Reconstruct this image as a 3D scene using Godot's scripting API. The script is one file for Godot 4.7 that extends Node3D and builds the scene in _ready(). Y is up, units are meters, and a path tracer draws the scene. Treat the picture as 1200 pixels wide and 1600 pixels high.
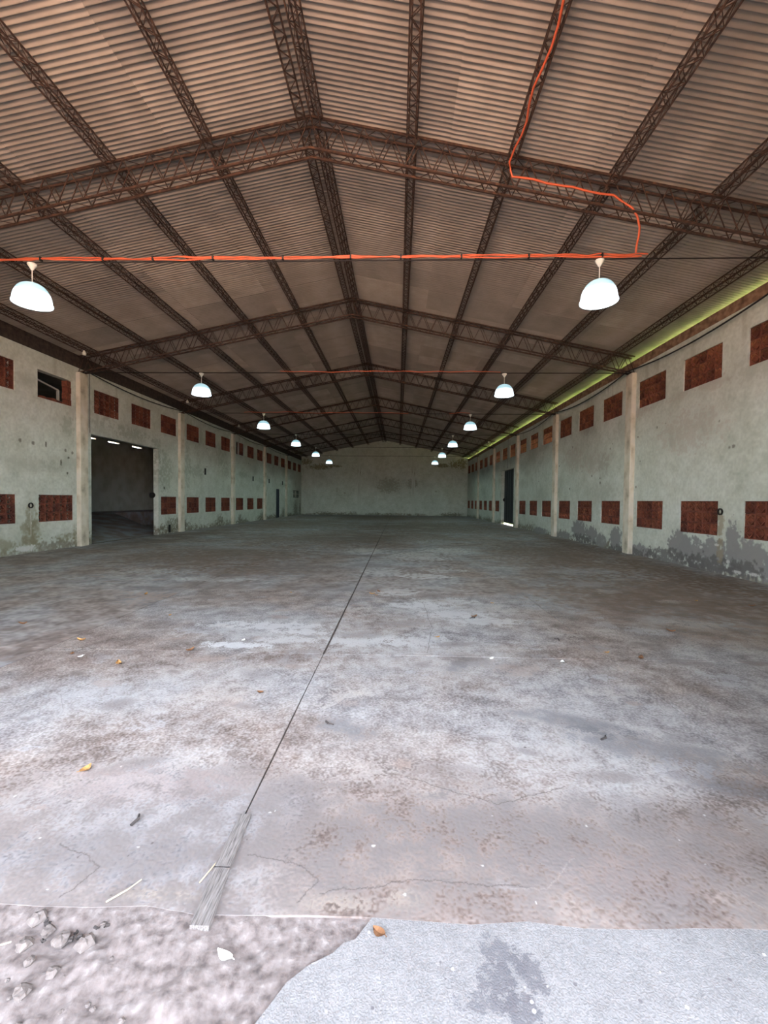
extends Node3D
# An empty warehouse seen from just outside its open front gate.
# x runs right, y up, and d is the distance into the hall (Godot's -z). Metres.

const XL := -9.82        # inner face of the wall with the annex doorway
const XR := 6.91         # inner face of the wall with the sliding door
const XC := -1.455       # ridge line
const DF := 1.30         # inner face of the front wall
const DB := 45.1         # inner face of the end wall
const D0 := 13.57        # first pilaster in view
const BAY := 6.32
const RIDGE := 7.56      # underside of the sheets at the ridge
const SLOPE := 0.207
const WT := 0.2          # wall thickness
const V_LOW := Vector2(0.81, 1.56)
const V_UP := Vector2(4.22, 4.975)
const TIE_Y := 5.33

var M := {}
var used := {}
var rng := RandomNumberGenerator.new()


func V(x: float, y: float, d: float) -> Vector3:
	return Vector3(x, y, -d)


func roof_y(x: float) -> float:
	return RIDGE - SLOPE * absf(x - XC)


func _ready() -> void:
	rng.seed = 7
	set_camera()
	set_light()
	make_materials()
	build_floor()
	build_walls()
	build_roof()
	build_pilasters()
	build_annex()
	build_outside()
	build_trusses()
	build_purlins()
	build_vents()
	build_doors()
	build_lamps()
	build_cables()
	build_wall_bits()
	build_litter()


# ------------------------------------------------------------------ camera and light

func set_camera() -> void:
	var cam := Camera3D.new()
	cam.name = "camera"
	add_child(cam)
	var yaw := -0.0315
	var pit := -0.0259
	var roll := 0.0102
	var fw := Vector3(sin(yaw) * cos(pit), sin(pit), cos(yaw) * cos(pit))
	var r0 := Vector3(cos(yaw), 0, -sin(yaw))
	var u0 := fw.cross(r0)
	var rt := r0 * cos(roll) + u0 * sin(roll)
	var up := -r0 * sin(roll) + u0 * cos(roll)
	var flip := Vector3(1, 1, -1)
	cam.transform = Transform3D(Basis(rt * flip, up * flip, -fw * flip), Vector3(0, 1.5, 0))
	cam.keep_aspect = Camera3D.KEEP_HEIGHT
	cam.fov = rad_to_deg(2.0 * atan(800.0 / 700.0))
	cam.near = 0.05
	cam.far = 300.0
	cam.current = true


func set_light() -> void:
	var we := WorldEnvironment.new()
	we.name = "world"
	var e := Environment.new()
	e.background_mode = Environment.BG_SKY
	var sky := Sky.new()
	var sm := ProceduralSkyMaterial.new()
	sm.sky_top_color = Color(0.74, 0.785, 0.85)
	sm.sky_horizon_color = Color(0.92, 0.93, 0.95)
	sm.sky_curve = 0.18
	sm.ground_bottom_color = Color(0.42, 0.36, 0.32)
	sm.ground_horizon_color = Color(0.62, 0.60, 0.58)
	sm.sky_energy_multiplier = 1.32
	sky.sky_material = sm
	e.sky = sky
	e.tonemap_mode = Environment.TONE_MAPPER_LINEAR
	e.tonemap_exposure = 9.8
	e.sdfgi_enabled = true
	e.ssao_enabled = true
	e.ssil_enabled = true
	we.environment = e
	add_child(we)
	var sun := DirectionalLight3D.new()
	sun.name = "sun"
	sun.light_color = Color(1.0, 0.96, 0.90)
	sun.light_energy = 6.3
	sun.light_angular_distance = 0.6
	sun.shadow_enabled = true
	add_child(sun)
	# from beyond the gable wall: the added overhang and the yard at the gate lie in the hall's shade, the ground farther out in the sun
	sun.look_at_from_position(Vector3(6, 24, -19), Vector3.ZERO)


# ------------------------------------------------------------------ helpers

func numbered(called: String) -> String:
	if not used.has(called):
		used[called] = 0
		return called
	used[called] += 1
	return "%s_%03d" % [called, used[called]]


const NTH := ["first", "second", "third", "fourth", "fifth", "sixth", "seventh"]


func thing(called: String, label: String, category: String, at := Vector3.ZERO, group := "") -> Node3D:
	var o := Node3D.new()
	o.name = numbered(called)
	add_child(o)
	o.position = at
	tag(o, label, category, group)
	return o


func tag(o: Node, label: String, category: String, group := "") -> void:
	if label: o.set_meta("label", label)
	if category: o.set_meta("category", category)
	if group: o.set_meta("group", group)


func part(called: String, mesh: Mesh, mat: Material, parent: Node, at := Vector3.ZERO, stuff := false) -> MeshInstance3D:
	var o := MeshInstance3D.new()
	o.mesh = mesh
	o.material_override = mat
	o.name = numbered(called) if parent == self else called
	parent.add_child(o, true)
	o.position = at
	if stuff: o.set_meta("kind", "stuff")
	return o


func struct(called: String, mesh: Mesh, mat: Material, label := "") -> MeshInstance3D:
	var o := part(called, mesh, mat, self)
	o.set_meta("kind", "structure")
	if label: o.set_meta("label", label)
	return o


func begin() -> SurfaceTool:
	var st := SurfaceTool.new()
	st.begin(Mesh.PRIMITIVE_TRIANGLES)
	return st


# a quad whose corners run clockwise seen from its front; n is the wanted normal, the order is corrected by it
func quad(st: SurfaceTool, a: Vector3, b: Vector3, c: Vector3, e: Vector3, n: Vector3, uvs: Array = []) -> void:
	var p := [a, b, c, e]
	var u: Array = uvs.duplicate() if uvs else [Vector2(0, 0), Vector2(1, 0), Vector2(1, 1), Vector2(0, 1)]
	if (b - a).cross(c - a).dot(n) > 0:
		p.reverse()
		u.reverse()
	for i in [0, 1, 2, 0, 2, 3]:
		st.set_normal(n)
		st.set_uv(u[i])
		st.add_vertex(p[i])


func box(st: SurfaceTool, lo: Vector3, hi: Vector3) -> void:
	var a := Vector3(minf(lo.x, hi.x), minf(lo.y, hi.y), minf(lo.z, hi.z))
	var b := Vector3(maxf(lo.x, hi.x), maxf(lo.y, hi.y), maxf(lo.z, hi.z))
	quad(st, Vector3(a.x, a.y, b.z), Vector3(b.x, a.y, b.z), Vector3(b.x, b.y, b.z), Vector3(a.x, b.y, b.z), Vector3.BACK)
	quad(st, Vector3(a.x, a.y, a.z), Vector3(b.x, a.y, a.z), Vector3(b.x, b.y, a.z), Vector3(a.x, b.y, a.z), Vector3.FORWARD)
	quad(st, Vector3(a.x, a.y, a.z), Vector3(a.x, a.y, b.z), Vector3(a.x, b.y, b.z), Vector3(a.x, b.y, a.z), Vector3.LEFT)
	quad(st, Vector3(b.x, a.y, a.z), Vector3(b.x, a.y, b.z), Vector3(b.x, b.y, b.z), Vector3(b.x, b.y, a.z), Vector3.RIGHT)
	quad(st, Vector3(a.x, b.y, a.z), Vector3(b.x, b.y, a.z), Vector3(b.x, b.y, b.z), Vector3(a.x, b.y, b.z), Vector3.UP)
	quad(st, Vector3(a.x, a.y, a.z), Vector3(b.x, a.y, a.z), Vector3(b.x, a.y, b.z), Vector3(a.x, a.y, b.z), Vector3.DOWN)


# a box with small chamfers on all edges along y
func post(st: SurfaceTool, lo: Vector3, hi: Vector3, c := 0.015) -> void:
	var x0 := minf(lo.x, hi.x)
	var x1 := maxf(lo.x, hi.x)
	var z0 := minf(lo.z, hi.z)
	var z1 := maxf(lo.z, hi.z)
	var r := [Vector2(x0 + c, z0), Vector2(x1 - c, z0), Vector2(x1, z0 + c), Vector2(x1, z1 - c), Vector2(x1 - c, z1), Vector2(x0 + c, z1), Vector2(x0, z1 - c), Vector2(x0, z0 + c)]
	for i in 8:
		var p: Vector2 = r[i]
		var q: Vector2 = r[(i + 1) % 8]
		var n := Vector3(q.y - p.y, 0, p.x - q.x).normalized()
		quad(st, Vector3(p.x, lo.y, p.y), Vector3(q.x, lo.y, q.y), Vector3(q.x, hi.y, q.y), Vector3(p.x, hi.y, p.y), n)
	for i in range(1, 7):
		for s in [0, 1]:
			var y: float = hi.y if s else lo.y
			var tri := [r[0], r[i], r[i + 1]]
			if not s: tri.reverse()
			for t in tri:
				st.set_normal(Vector3.UP if s else Vector3.DOWN)
				st.set_uv(t)
				st.add_vertex(Vector3(t.x, y, t.y))


# a bar of n sides between two points
func bar(st: SurfaceTool, a: Vector3, b: Vector3, r: float, n := 4) -> void:
	var t := (b - a).normalized()
	var u := t.cross(Vector3.UP if absf(t.y) < 0.9 else Vector3.RIGHT).normalized()
	var w := t.cross(u)
	for i in n:
		var a0 := TAU * (i + 0.5) / n
		var a1 := TAU * (i + 1.5) / n
		var n0 := u * cos(a0) + w * sin(a0)
		var n1 := u * cos(a1) + w * sin(a1)
		quad(st, a + n0 * r, a + n1 * r, b + n1 * r, b + n0 * r, (n0 + n1).normalized())


# a round tube along points, smooth
func tube(pts: PackedVector3Array, r: float, n := 6) -> ArrayMesh:
	var st := begin()
	var rings := []
	for i in pts.size():
		var t := (pts[mini(i + 1, pts.size() - 1)] - pts[maxi(i - 1, 0)]).normalized()
		var u := t.cross(Vector3.UP if absf(t.y) < 0.9 else Vector3.RIGHT).normalized()
		var w := t.cross(u)
		var ring := []
		for k in n + 1:
			var a := TAU * k / n
			ring.append(u * cos(a) + w * sin(a))
		rings.append(ring)
	for i in pts.size() - 1:
		for k in n:
			var c := [[i, k], [i + 1, k + 1], [i, k + 1], [i, k], [i + 1, k], [i + 1, k + 1]]
			for q in c:
				var dir: Vector3 = rings[q[0]][q[1]]
				st.set_normal(dir)
				st.set_uv(Vector2(float(q[1]) / n, q[0]))
				st.add_vertex(pts[q[0]] + dir * r)
	return st.commit()


# a surface of revolution: profile of (radius, height)
func lathe(prof: Array, n := 24) -> ArrayMesh:
	var st := begin()
	for i in prof.size() - 1:
		var p: Vector2 = prof[i]
		var q: Vector2 = prof[i + 1]
		var nn := Vector2(q.y - p.y, p.x - q.x).normalized()
		for k in n:
			var a0 := TAU * k / n
			var a1 := TAU * (k + 1) / n
			var c0 := Vector3(cos(a0), 0, sin(a0))
			var c1 := Vector3(cos(a1), 0, sin(a1))
			var vs := [c0 * p.x + Vector3.UP * p.y, c1 * p.x + Vector3.UP * p.y, c1 * q.x + Vector3.UP * q.y, c0 * q.x + Vector3.UP * q.y]
			var ns := [c0 * nn.x + Vector3.UP * nn.y, c1 * nn.x + Vector3.UP * nn.y, c1 * nn.x + Vector3.UP * nn.y, c0 * nn.x + Vector3.UP * nn.y]
			for j in [0, 1, 2, 0, 2, 3]:
				st.set_normal(ns[j])
				st.set_uv(Vector2(float(k) / n, float(i) / prof.size()))
				st.add_vertex(vs[j])
	return st.commit()


# an upright or lying plate: an outline in (x, d) given thickness downwards from y
func plate(st: SurfaceTool, ring: PackedVector2Array, y: float, thick: float, uv_from: Vector2, uv_size: Vector2) -> void:
	var tri := Geometry2D.triangulate_polygon(ring)
	for i in range(0, tri.size(), 3):
		var p := [ring[tri[i]], ring[tri[i + 1]], ring[tri[i + 2]]]
		var area: float = (p[1] - p[0]).cross(p[2] - p[0])
		# x right, d into the hall: seen from above, positive area is counter-clockwise
		if area > 0: p.reverse()
		for q in p:
			st.set_normal(Vector3.UP)
			st.set_uv((q - uv_from) / uv_size)
			st.add_vertex(V(q.x, y, q.y))
	var sum := 0.0
	for i in ring.size():
		sum += ring[i].cross(ring[(i + 1) % ring.size()])
	for i in ring.size():
		var p := ring[i]
		var q := ring[(i + 1) % ring.size()]
		var n2 := Vector2(q.y - p.y, p.x - q.x).normalized() * signf(sum)
		var u := (p - uv_from) / uv_size
		var w := (q - uv_from) / uv_size
		quad(st, V(p.x, y - thick, p.y), V(q.x, y - thick, q.y), V(q.x, y, q.y), V(p.x, y, p.y), Vector3(n2.x, 0, -n2.y), [u, w, w, u])


# ------------------------------------------------------------------ textures and materials

func noise_bytes(w: int, h: int, px: float, per_m: float, seed_: int, octaves := 4, off := Vector2.ZERO, kind := FastNoiseLite.TYPE_SIMPLEX_SMOOTH) -> PackedByteArray:
	var n := FastNoiseLite.new()
	n.seed = seed_
	n.noise_type = kind
	n.frequency = per_m * px
	n.fractal_type = FastNoiseLite.FRACTAL_FBM if octaves > 1 else FastNoiseLite.FRACTAL_NONE
	n.fractal_octaves = octaves
	n.offset = Vector3(off.x / px, off.y / px, 0)
	return n.get_image(w, h, false, false, false).get_data()


func table(stops: Array) -> PackedByteArray:
	# stops: [position 0..1, Color] -> 256 rgb triples
	var out := PackedByteArray()
	out.resize(768)
	for i in 256:
		var t := i / 255.0
		var c: Color = stops[stops.size() - 1][1]
		for k in stops.size() - 1:
			if t <= stops[k + 1][0]:
				var f := clampf((t - stops[k][0]) / (stops[k + 1][0] - stops[k][0]), 0, 1)
				c = (stops[k][1] as Color).lerp(stops[k + 1][1], f)
				break
		out[i * 3] = clampi(int(c.r * 255), 0, 255)
		out[i * 3 + 1] = clampi(int(c.g * 255), 0, 255)
		out[i * 3 + 2] = clampi(int(c.b * 255), 0, 255)
	return out


# a picture of a surface: colour by broad noise, grain on top, then ragged stains at places
class Surf:
	var w: int
	var h: int
	var px: float
	var from: Vector2
	var data: PackedByteArray
	var rag: PackedByteArray
	var fine: PackedByteArray

	# ragged blot; middle and radii in metres, hard: 1 soft .. 6 sharp, share: how much it covers
	func blot(at: Vector2, rad: Vector2, c: Color, share: float, ragged := 1.2, hard := 3.0, turn := 0.0) -> void:
		var big := maxf(rad.x, rad.y) * 1.5
		var x0 := maxi(0, int((at.x - big - from.x) / px))
		var x1 := mini(w - 1, int((at.x + big - from.x) / px))
		var y0 := maxi(0, int((at.y - big - from.y) / px))
		var y1 := mini(h - 1, int((at.y + big - from.y) / px))
		var cr := c.r8
		var cg := c.g8
		var cb := c.b8
		var ct := cos(turn)
		var sn := sin(turn)
		for y in range(y0, y1 + 1):
			var dy := y * px + from.y - at.y
			for x in range(x0, x1 + 1):
				var dx := x * px + from.x - at.x
				var ex := (dx * ct + dy * sn) / rad.x
				var ey := (dy * ct - dx * sn) / rad.y
				var rr := ex * ex + ey * ey
				if rr > 2.2:
					continue
				var i := y * w + x
				var m := (1.0 - rr + (rag[i] / 255.0 - 0.5) * 2.0 * ragged + (fine[i] / 255.0 - 0.5) * ragged * 1.5) * hard
				if m <= 0.0:
					continue
				m = minf(m, 1.0) * share
				var k := i * 3
				data[k] = int(data[k] + (cr - data[k]) * m)
				data[k + 1] = int(data[k + 1] + (cg - data[k + 1]) * m)
				data[k + 2] = int(data[k + 2] + (cb - data[k + 2]) * m)

	# a thin wandering line
	func crack(pts: Array, wide: float, c: Color, share: float, rng: RandomNumberGenerator) -> void:
		for s in pts.size() - 1:
			var a: Vector2 = pts[s]
			var b: Vector2 = pts[s + 1]
			var n := maxi(2, int((b - a).length() / (px * 0.6)))
			var off := 0.0
			var side := (b - a).orthogonal().normalized()
			for i in n:
				off += rng.randf_range(-0.6, 0.6) * px
				off *= 0.97
				var p := a.lerp(b, float(i) / n) + side * off
				var rad := maxf(0.6, wide / px * rng.randf_range(0.3, 0.8))
				var cx := int((p.x - from.x) / px)
				var cy := int((p.y - from.y) / px)
				for yy in range(cy - int(rad), cy + int(rad) + 1):
					for xx in range(cx - int(rad), cx + int(rad) + 1):
						if xx < 0 or yy < 0 or xx >= w or yy >= h: continue
						var k := (yy * w + xx) * 3
						data[k] = int(lerpf(data[k], c.r8, share))
						data[k + 1] = int(lerpf(data[k + 1], c.g8, share))
						data[k + 2] = int(lerpf(data[k + 2], c.b8, share))

	func picture() -> ImageTexture:
		return ImageTexture.create_from_image(Image.create_from_data(w, h, false, Image.FORMAT_RGB8, data))

	func relief() -> ImageTexture:
		var g := PackedByteArray()
		g.resize(w * h)
		for i in w * h:
			g[i] = (data[i * 3] + fine[i] * 2 + rag[i]) / 4
		return ImageTexture.create_from_image(Image.create_from_data(w, h, false, Image.FORMAT_L8, g))


func surf(from: Vector2, size: Vector2, px: float, seed_: int, broad: float, mid: float, stops: Array, second: Array, grain: float, speck := 0) -> Surf:
	var s := Surf.new()
	s.px = px
	s.from = from
	s.w = int(size.x / px)
	s.h = int(size.y / px)
	var a := noise_bytes(s.w, s.h, px, broad, seed_, 5, from)
	var b := noise_bytes(s.w, s.h, px, mid, seed_ + 1, 5, from)
	s.rag = noise_bytes(s.w, s.h, px, mid * 2.5, seed_ + 2, 5, from)
	s.fine = noise_bytes(s.w, s.h, px, 0.45 / px, seed_ + 3, 2, from, FastNoiseLite.TYPE_VALUE)
	var t1 := table(stops)
	var t2 := table(second)
	s.data.resize(s.w * s.h * 3)
	var g := int(grain * 256)
	var g2 := int(grain * 120)
	for i in s.w * s.h:
		var k := i * 3
		var p := a[i] * 3
		var q := b[i] * 3
		var f := ((s.fine[i] - 128) * g + (s.rag[i] - 128) * g2) >> 8
		s.data[k] = clampi(((t1[p] + t2[q]) >> 1) + f, 0, 255)
		s.data[k + 1] = clampi(((t1[p + 1] + t2[q + 1]) >> 1) + f, 0, 255)
		s.data[k + 2] = clampi(((t1[p + 2] + t2[q + 2]) >> 1) + f, 0, 255)
	return s


func mat(called: String, c: Color, rough := 0.85, metal := 0.0) -> StandardMaterial3D:
	var m := StandardMaterial3D.new()
	m.resource_name = called
	m.albedo_color = c
	m.roughness = rough
	m.metallic = metal
	M[called] = m
	return m


func tiled(called: String, stops: Array, per_tile: float, freq: float, octaves := 5, rough := 0.88, bump := 0.0, size := 512, seed_ := 3) -> StandardMaterial3D:
	var m := mat(called, Color.WHITE, rough)
	var n := FastNoiseLite.new()
	n.seed = seed_
	n.frequency = freq
	n.noise_type = FastNoiseLite.TYPE_PERLIN
	n.fractal_octaves = octaves
	var t := NoiseTexture2D.new()
	t.width = size
	t.height = size
	t.seamless = true
	t.noise = n
	var g := Gradient.new()
	g.offsets = PackedFloat32Array(stops.map(func(s): return s[0]))
	g.colors = PackedColorArray(stops.map(func(s): return s[1]))
	t.color_ramp = g
	m.albedo_texture = t
	m.uv1_triplanar = true
	m.uv1_world_triplanar = true
	m.uv1_scale = Vector3.ONE / per_tile
	if bump > 0.0:
		var hmap := NoiseTexture2D.new()
		hmap.width = size
		hmap.height = size
		hmap.seamless = true
		hmap.noise = n
		m.heightmap_enabled = true
		m.heightmap_texture = hmap
		m.heightmap_scale = bump
	return m


func rgb8(r: int, g: int, b: int) -> Color:
	return Color8(r, g, b)


func surf_material(called: String, s: Surf, rough: float, bump: float) -> void:
	var m := mat(called, Color.WHITE, rough)
	m.albedo_texture = s.picture()
	m.texture_repeat = false
	m.heightmap_enabled = bump > 0.0
	if bump > 0.0:
		m.heightmap_texture = s.relief()
		m.heightmap_scale = bump


var near_from := Vector2(-3.5, 1.3)
var near_size := Vector2(8.35, 6.1)
var far_from := Vector2(-10.0, 1.2)
var far_size := Vector2(17.2, 44.2)
var wall_size := Vector2(44.5, 6.2)


func make_materials() -> void:
	var dust := [[0.0, rgb8(118, 98, 90)], [0.36, rgb8(136, 120, 112)], [0.47, rgb8(144, 133, 128)], [0.56, rgb8(150, 146, 147)], [0.68, rgb8(154, 155, 160)], [1.0, rgb8(160, 162, 168)]]
	var worn := [[0.0, rgb8(84, 76, 75)], [0.36, rgb8(118, 108, 104)], [0.5, rgb8(144, 134, 130)], [0.62, rgb8(160, 151, 146)], [1.0, rgb8(186, 179, 174)]]
	# near floor, 4 mm to a pixel
	var s := surf(near_from, near_size, 0.0046, 21, 0.5, 2.2, dust, worn, 0.30)
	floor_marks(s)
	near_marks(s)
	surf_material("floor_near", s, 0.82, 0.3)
	s = surf(far_from, far_size, 0.022, 21, 0.5, 2.2, dust, worn, 0.22)
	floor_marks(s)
	flakes(s, 500, Vector2(-9.8, 1.6), Vector2(6.9, 30.0), 0.1, 0.7)
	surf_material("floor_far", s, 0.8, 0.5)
	# walls: lime wash over render
	var wash := [[0.0, rgb8(168, 172, 158)], [0.4, rgb8(190, 194, 182)], [0.6, rgb8(200, 204, 194)], [1.0, rgb8(206, 208, 200)]]
	var wash2 := [[0.0, rgb8(150, 154, 140)], [0.35, rgb8(186, 190, 178)], [0.6, rgb8(198, 202, 192)], [1.0, rgb8(210, 212, 206)]]
	s = surf(Vector2(0.9, -0.1), wall_size, 0.022, 51, 0.35, 1.6, wash, wash2, 0.10)
	wall_grime(s, 5)
	right_marks(s)
	surf_material("wall_right", s, 0.92, 0.8)
	s = surf(Vector2(0.9, -0.1), wall_size, 0.022, 71, 0.35, 1.6, wash, wash2, 0.10)
	wall_grime(s, 9)
	left_marks(s)
	surf_material("wall_left", s, 0.92, 0.8)
	s = surf(Vector2(-10.2, -0.1), Vector2(17.5, 8.0), 0.022, 91, 0.35, 1.4, wash, wash2, 0.10)
	back_marks(s)
	surf_material("wall_back", s, 0.92, 0.8)
	tiled("pilaster", [[0.0, rgb8(150, 140, 124)], [0.35, rgb8(196, 186, 166)], [0.6, rgb8(212, 204, 188)], [1.0, rgb8(206, 200, 188)]], 3.0, 0.012, 5, 0.92, 0.3)
	tiled("lime_wash", wash, 4.0, 0.01, 5, 0.92)
	tiled("plain_concrete", dust, 4.0, 0.012, 6, 0.85)
	tiled("raw_band", [[0.0, rgb8(84, 62, 48)], [0.4, rgb8(120, 92, 72)], [0.6, rgb8(140, 110, 88)], [1.0, rgb8(150, 130, 112)]], 1.6, 0.02, 5, 0.95, 0.8)
	tiled("roof_shade", [[0.0, rgb8(34, 27, 24)], [0.5, rgb8(54, 44, 38)], [1.0, rgb8(70, 58, 50)]], 1.2, 0.02, 4, 0.95)  # shade under the left roof edge, put into the colour
	tiled("terracotta", [[0.0, rgb8(74, 36, 26)], [0.4, rgb8(106, 54, 39)], [0.6, rgb8(118, 62, 45)], [1.0, rgb8(132, 78, 58)]], 1.1, 0.02, 4, 0.9)
	tiled("terracotta_dark", [[0.0, rgb8(62, 30, 23)], [0.5, rgb8(94, 47, 35)], [1.0, rgb8(112, 62, 47)]], 0.9, 0.02, 4, 0.9, 0.0, 512, 8)
	tiled("terracotta_pale", [[0.0, rgb8(88, 46, 33)], [0.5, rgb8(124, 68, 49)], [1.0, rgb8(142, 88, 68)]], 0.8, 0.02, 4, 0.9, 0.0, 512, 11)
	var sheet_stops := [[0.0, rgb8(124, 116, 110)], [0.4, rgb8(134, 126, 120)], [0.6, rgb8(141, 133, 127)], [1.0, rgb8(152, 144, 139)]]
	tiled("sheet_a", sheet_stops, 2.7, 0.01, 5, 0.8, 0.0, 512, 31)
	tiled("sheet_b", [[0.0, rgb8(117, 110, 105)], [0.4, rgb8(127, 120, 115)], [0.6, rgb8(134, 127, 122)], [1.0, rgb8(145, 139, 134)]], 3.1, 0.01, 5, 0.8, 0.0, 512, 33)
	tiled("sheet_c", [[0.0, rgb8(130, 122, 116)], [0.4, rgb8(141, 133, 127)], [0.6, rgb8(149, 141, 134)], [1.0, rgb8(160, 153, 147)]], 2.3, 0.01, 5, 0.8, 0.0, 512, 35)
	tiled("rust", [[0.0, rgb8(36, 25, 21)], [0.45, rgb8(58, 40, 33)], [0.6, rgb8(72, 50, 40)], [1.0, rgb8(104, 74, 56)]], 0.8, 0.02, 4, 0.85)
	tiled("soil", [[0.0, rgb8(78, 69, 67)], [0.3, rgb8(110, 100, 97)], [0.5, rgb8(124, 114, 111)], [0.7, rgb8(134, 125, 122)], [1.0, rgb8(166, 159, 156)]], 0.8, 0.022, 8, 0.95, 0.3, 1024, 41)
	tiled("yard", [[0.0, rgb8(126, 98, 80)], [0.5, rgb8(170, 138, 116)], [1.0, rgb8(190, 160, 138)]], 6.0, 0.02, 5, 0.95)
	tiled("added_grass", [[0.0, rgb8(74, 92, 40)], [0.5, rgb8(112, 130, 66)], [1.0, rgb8(142, 152, 92)]], 1.5, 0.03, 5, 0.95)
	tiled("stone", [[0.0, rgb8(84, 75, 72)], [0.5, rgb8(112, 103, 99)], [1.0, rgb8(142, 134, 131)]], 0.2, 0.02, 4, 0.92)
	tiled("joint_dirt", [[0.0, rgb8(66, 56, 52)], [0.5, rgb8(98, 86, 80)], [1.0, rgb8(124, 112, 106)]], 0.5, 0.03, 4, 0.95)
	var wood := tiled("old_wood", [[0.0, rgb8(74, 69, 67)], [0.4, rgb8(110, 104, 101)], [0.65, rgb8(126, 120, 117)], [1.0, rgb8(146, 141, 138)]], 0.25, 0.02, 4, 0.9)
	wood.uv1_scale = Vector3(14, 14, 1.2)
	# apron: pale broom-finished concrete with a dark stain
	s = surf(Vector2(-0.9, 0.9), Vector2(2.2, 0.72), 0.0016, 61, 2.0, 9.0, [[0.0, rgb8(122, 120, 121)], [0.5, rgb8(134, 132, 132)], [1.0, rgb8(144, 142, 142)]], [[0.0, rgb8(120, 118, 118)], [0.5, rgb8(134, 132, 132)], [1.0, rgb8(146, 144, 144)]], 0.13)
	var dark := rgb8(96, 94, 98)
	s.blot(Vector2(0.36, 1.46), Vector2(0.07, 0.045), dark, 0.75, 1.6, 4.0, -0.6)
	s.blot(Vector2(0.33, 1.37), Vector2(0.06, 0.06), dark, 0.8, 1.5, 4.0)
	s.blot(Vector2(0.43, 1.41), Vector2(0.045, 0.07), dark, 0.8, 1.5, 4.0, 0.4)
	s.blot(Vector2(0.30, 1.31), Vector2(0.09, 0.03), dark, 0.7, 1.5, 4.0)
	s.blot(Vector2(0.38, 1.30), Vector2(0.05, 0.07), dark, 0.8, 1.5, 4.0, 0.5)
	for i in 40:
		s.blot(Vector2(rng.randf_range(-0.5, 1.25), rng.randf_range(1.1, 1.56)), Vector2.ONE * rng.randf_range(0.003, 0.007), rgb8(96, 92, 96) if i % 2 else rgb8(214, 212, 214), 0.8, 0.6, 4.0)
	surf_material("apron", s, 0.85, 0.25)
	mat("orange", rgb8(196, 92, 58), 0.55)
	mat("black_cable", rgb8(26, 24, 24), 0.6)
	mat("white_plastic", rgb8(226, 222, 210), 0.5)
	mat("door_dark", rgb8(26, 28, 32), 0.65, 0.1)
	mat("door_blue", rgb8(30, 38, 52), 0.6, 0.1)
	mat("dark_iron", rgb8(34, 28, 26), 0.7, 0.3)
	mat("pale_frame", rgb8(168, 166, 160), 0.6, 0.2)
	mat("grey_pvc", rgb8(104, 104, 100), 0.6)
	mat("paper", rgb8(232, 230, 224), 0.9)
	mat("leaf_dry", rgb8(186, 140, 84), 0.8)
	mat("leaf_brown", rgb8(132, 92, 62), 0.85)
	mat("straw", rgb8(196, 180, 150), 0.85)
	mat("char", rgb8(66, 60, 58), 0.9)
	mat("bark", rgb8(92, 78, 64), 0.95)
	var g := mat("foliage", rgb8(104, 150, 52), 0.7)
	g.backlight_enabled = true
	g.backlight = rgb8(110, 160, 44)
	var glass := mat("window_glass", Color(0.2, 0.23, 0.24, 0.35), 0.08)
	glass.transparency = BaseMaterial3D.TRANSPARENCY_ALPHA
	var glow := mat("lamp_glow", rgb8(236, 246, 250), 0.4)
	glow.emission_enabled = true
	glow.emission = rgb8(226, 244, 255)
	glow.emission_energy_multiplier = 0.24
	var cap := mat("lamp_cap", rgb8(190, 216, 224), 0.35)
	cap.emission_enabled = true
	cap.emission = rgb8(150, 205, 220)
	cap.emission_energy_multiplier = 0.085
	var bulb := mat("lamp_bulb", rgb8(240, 248, 255), 0.4)
	bulb.emission_enabled = true
	bulb.emission = rgb8(232, 246, 255)
	bulb.emission_energy_multiplier = 0.5


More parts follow.
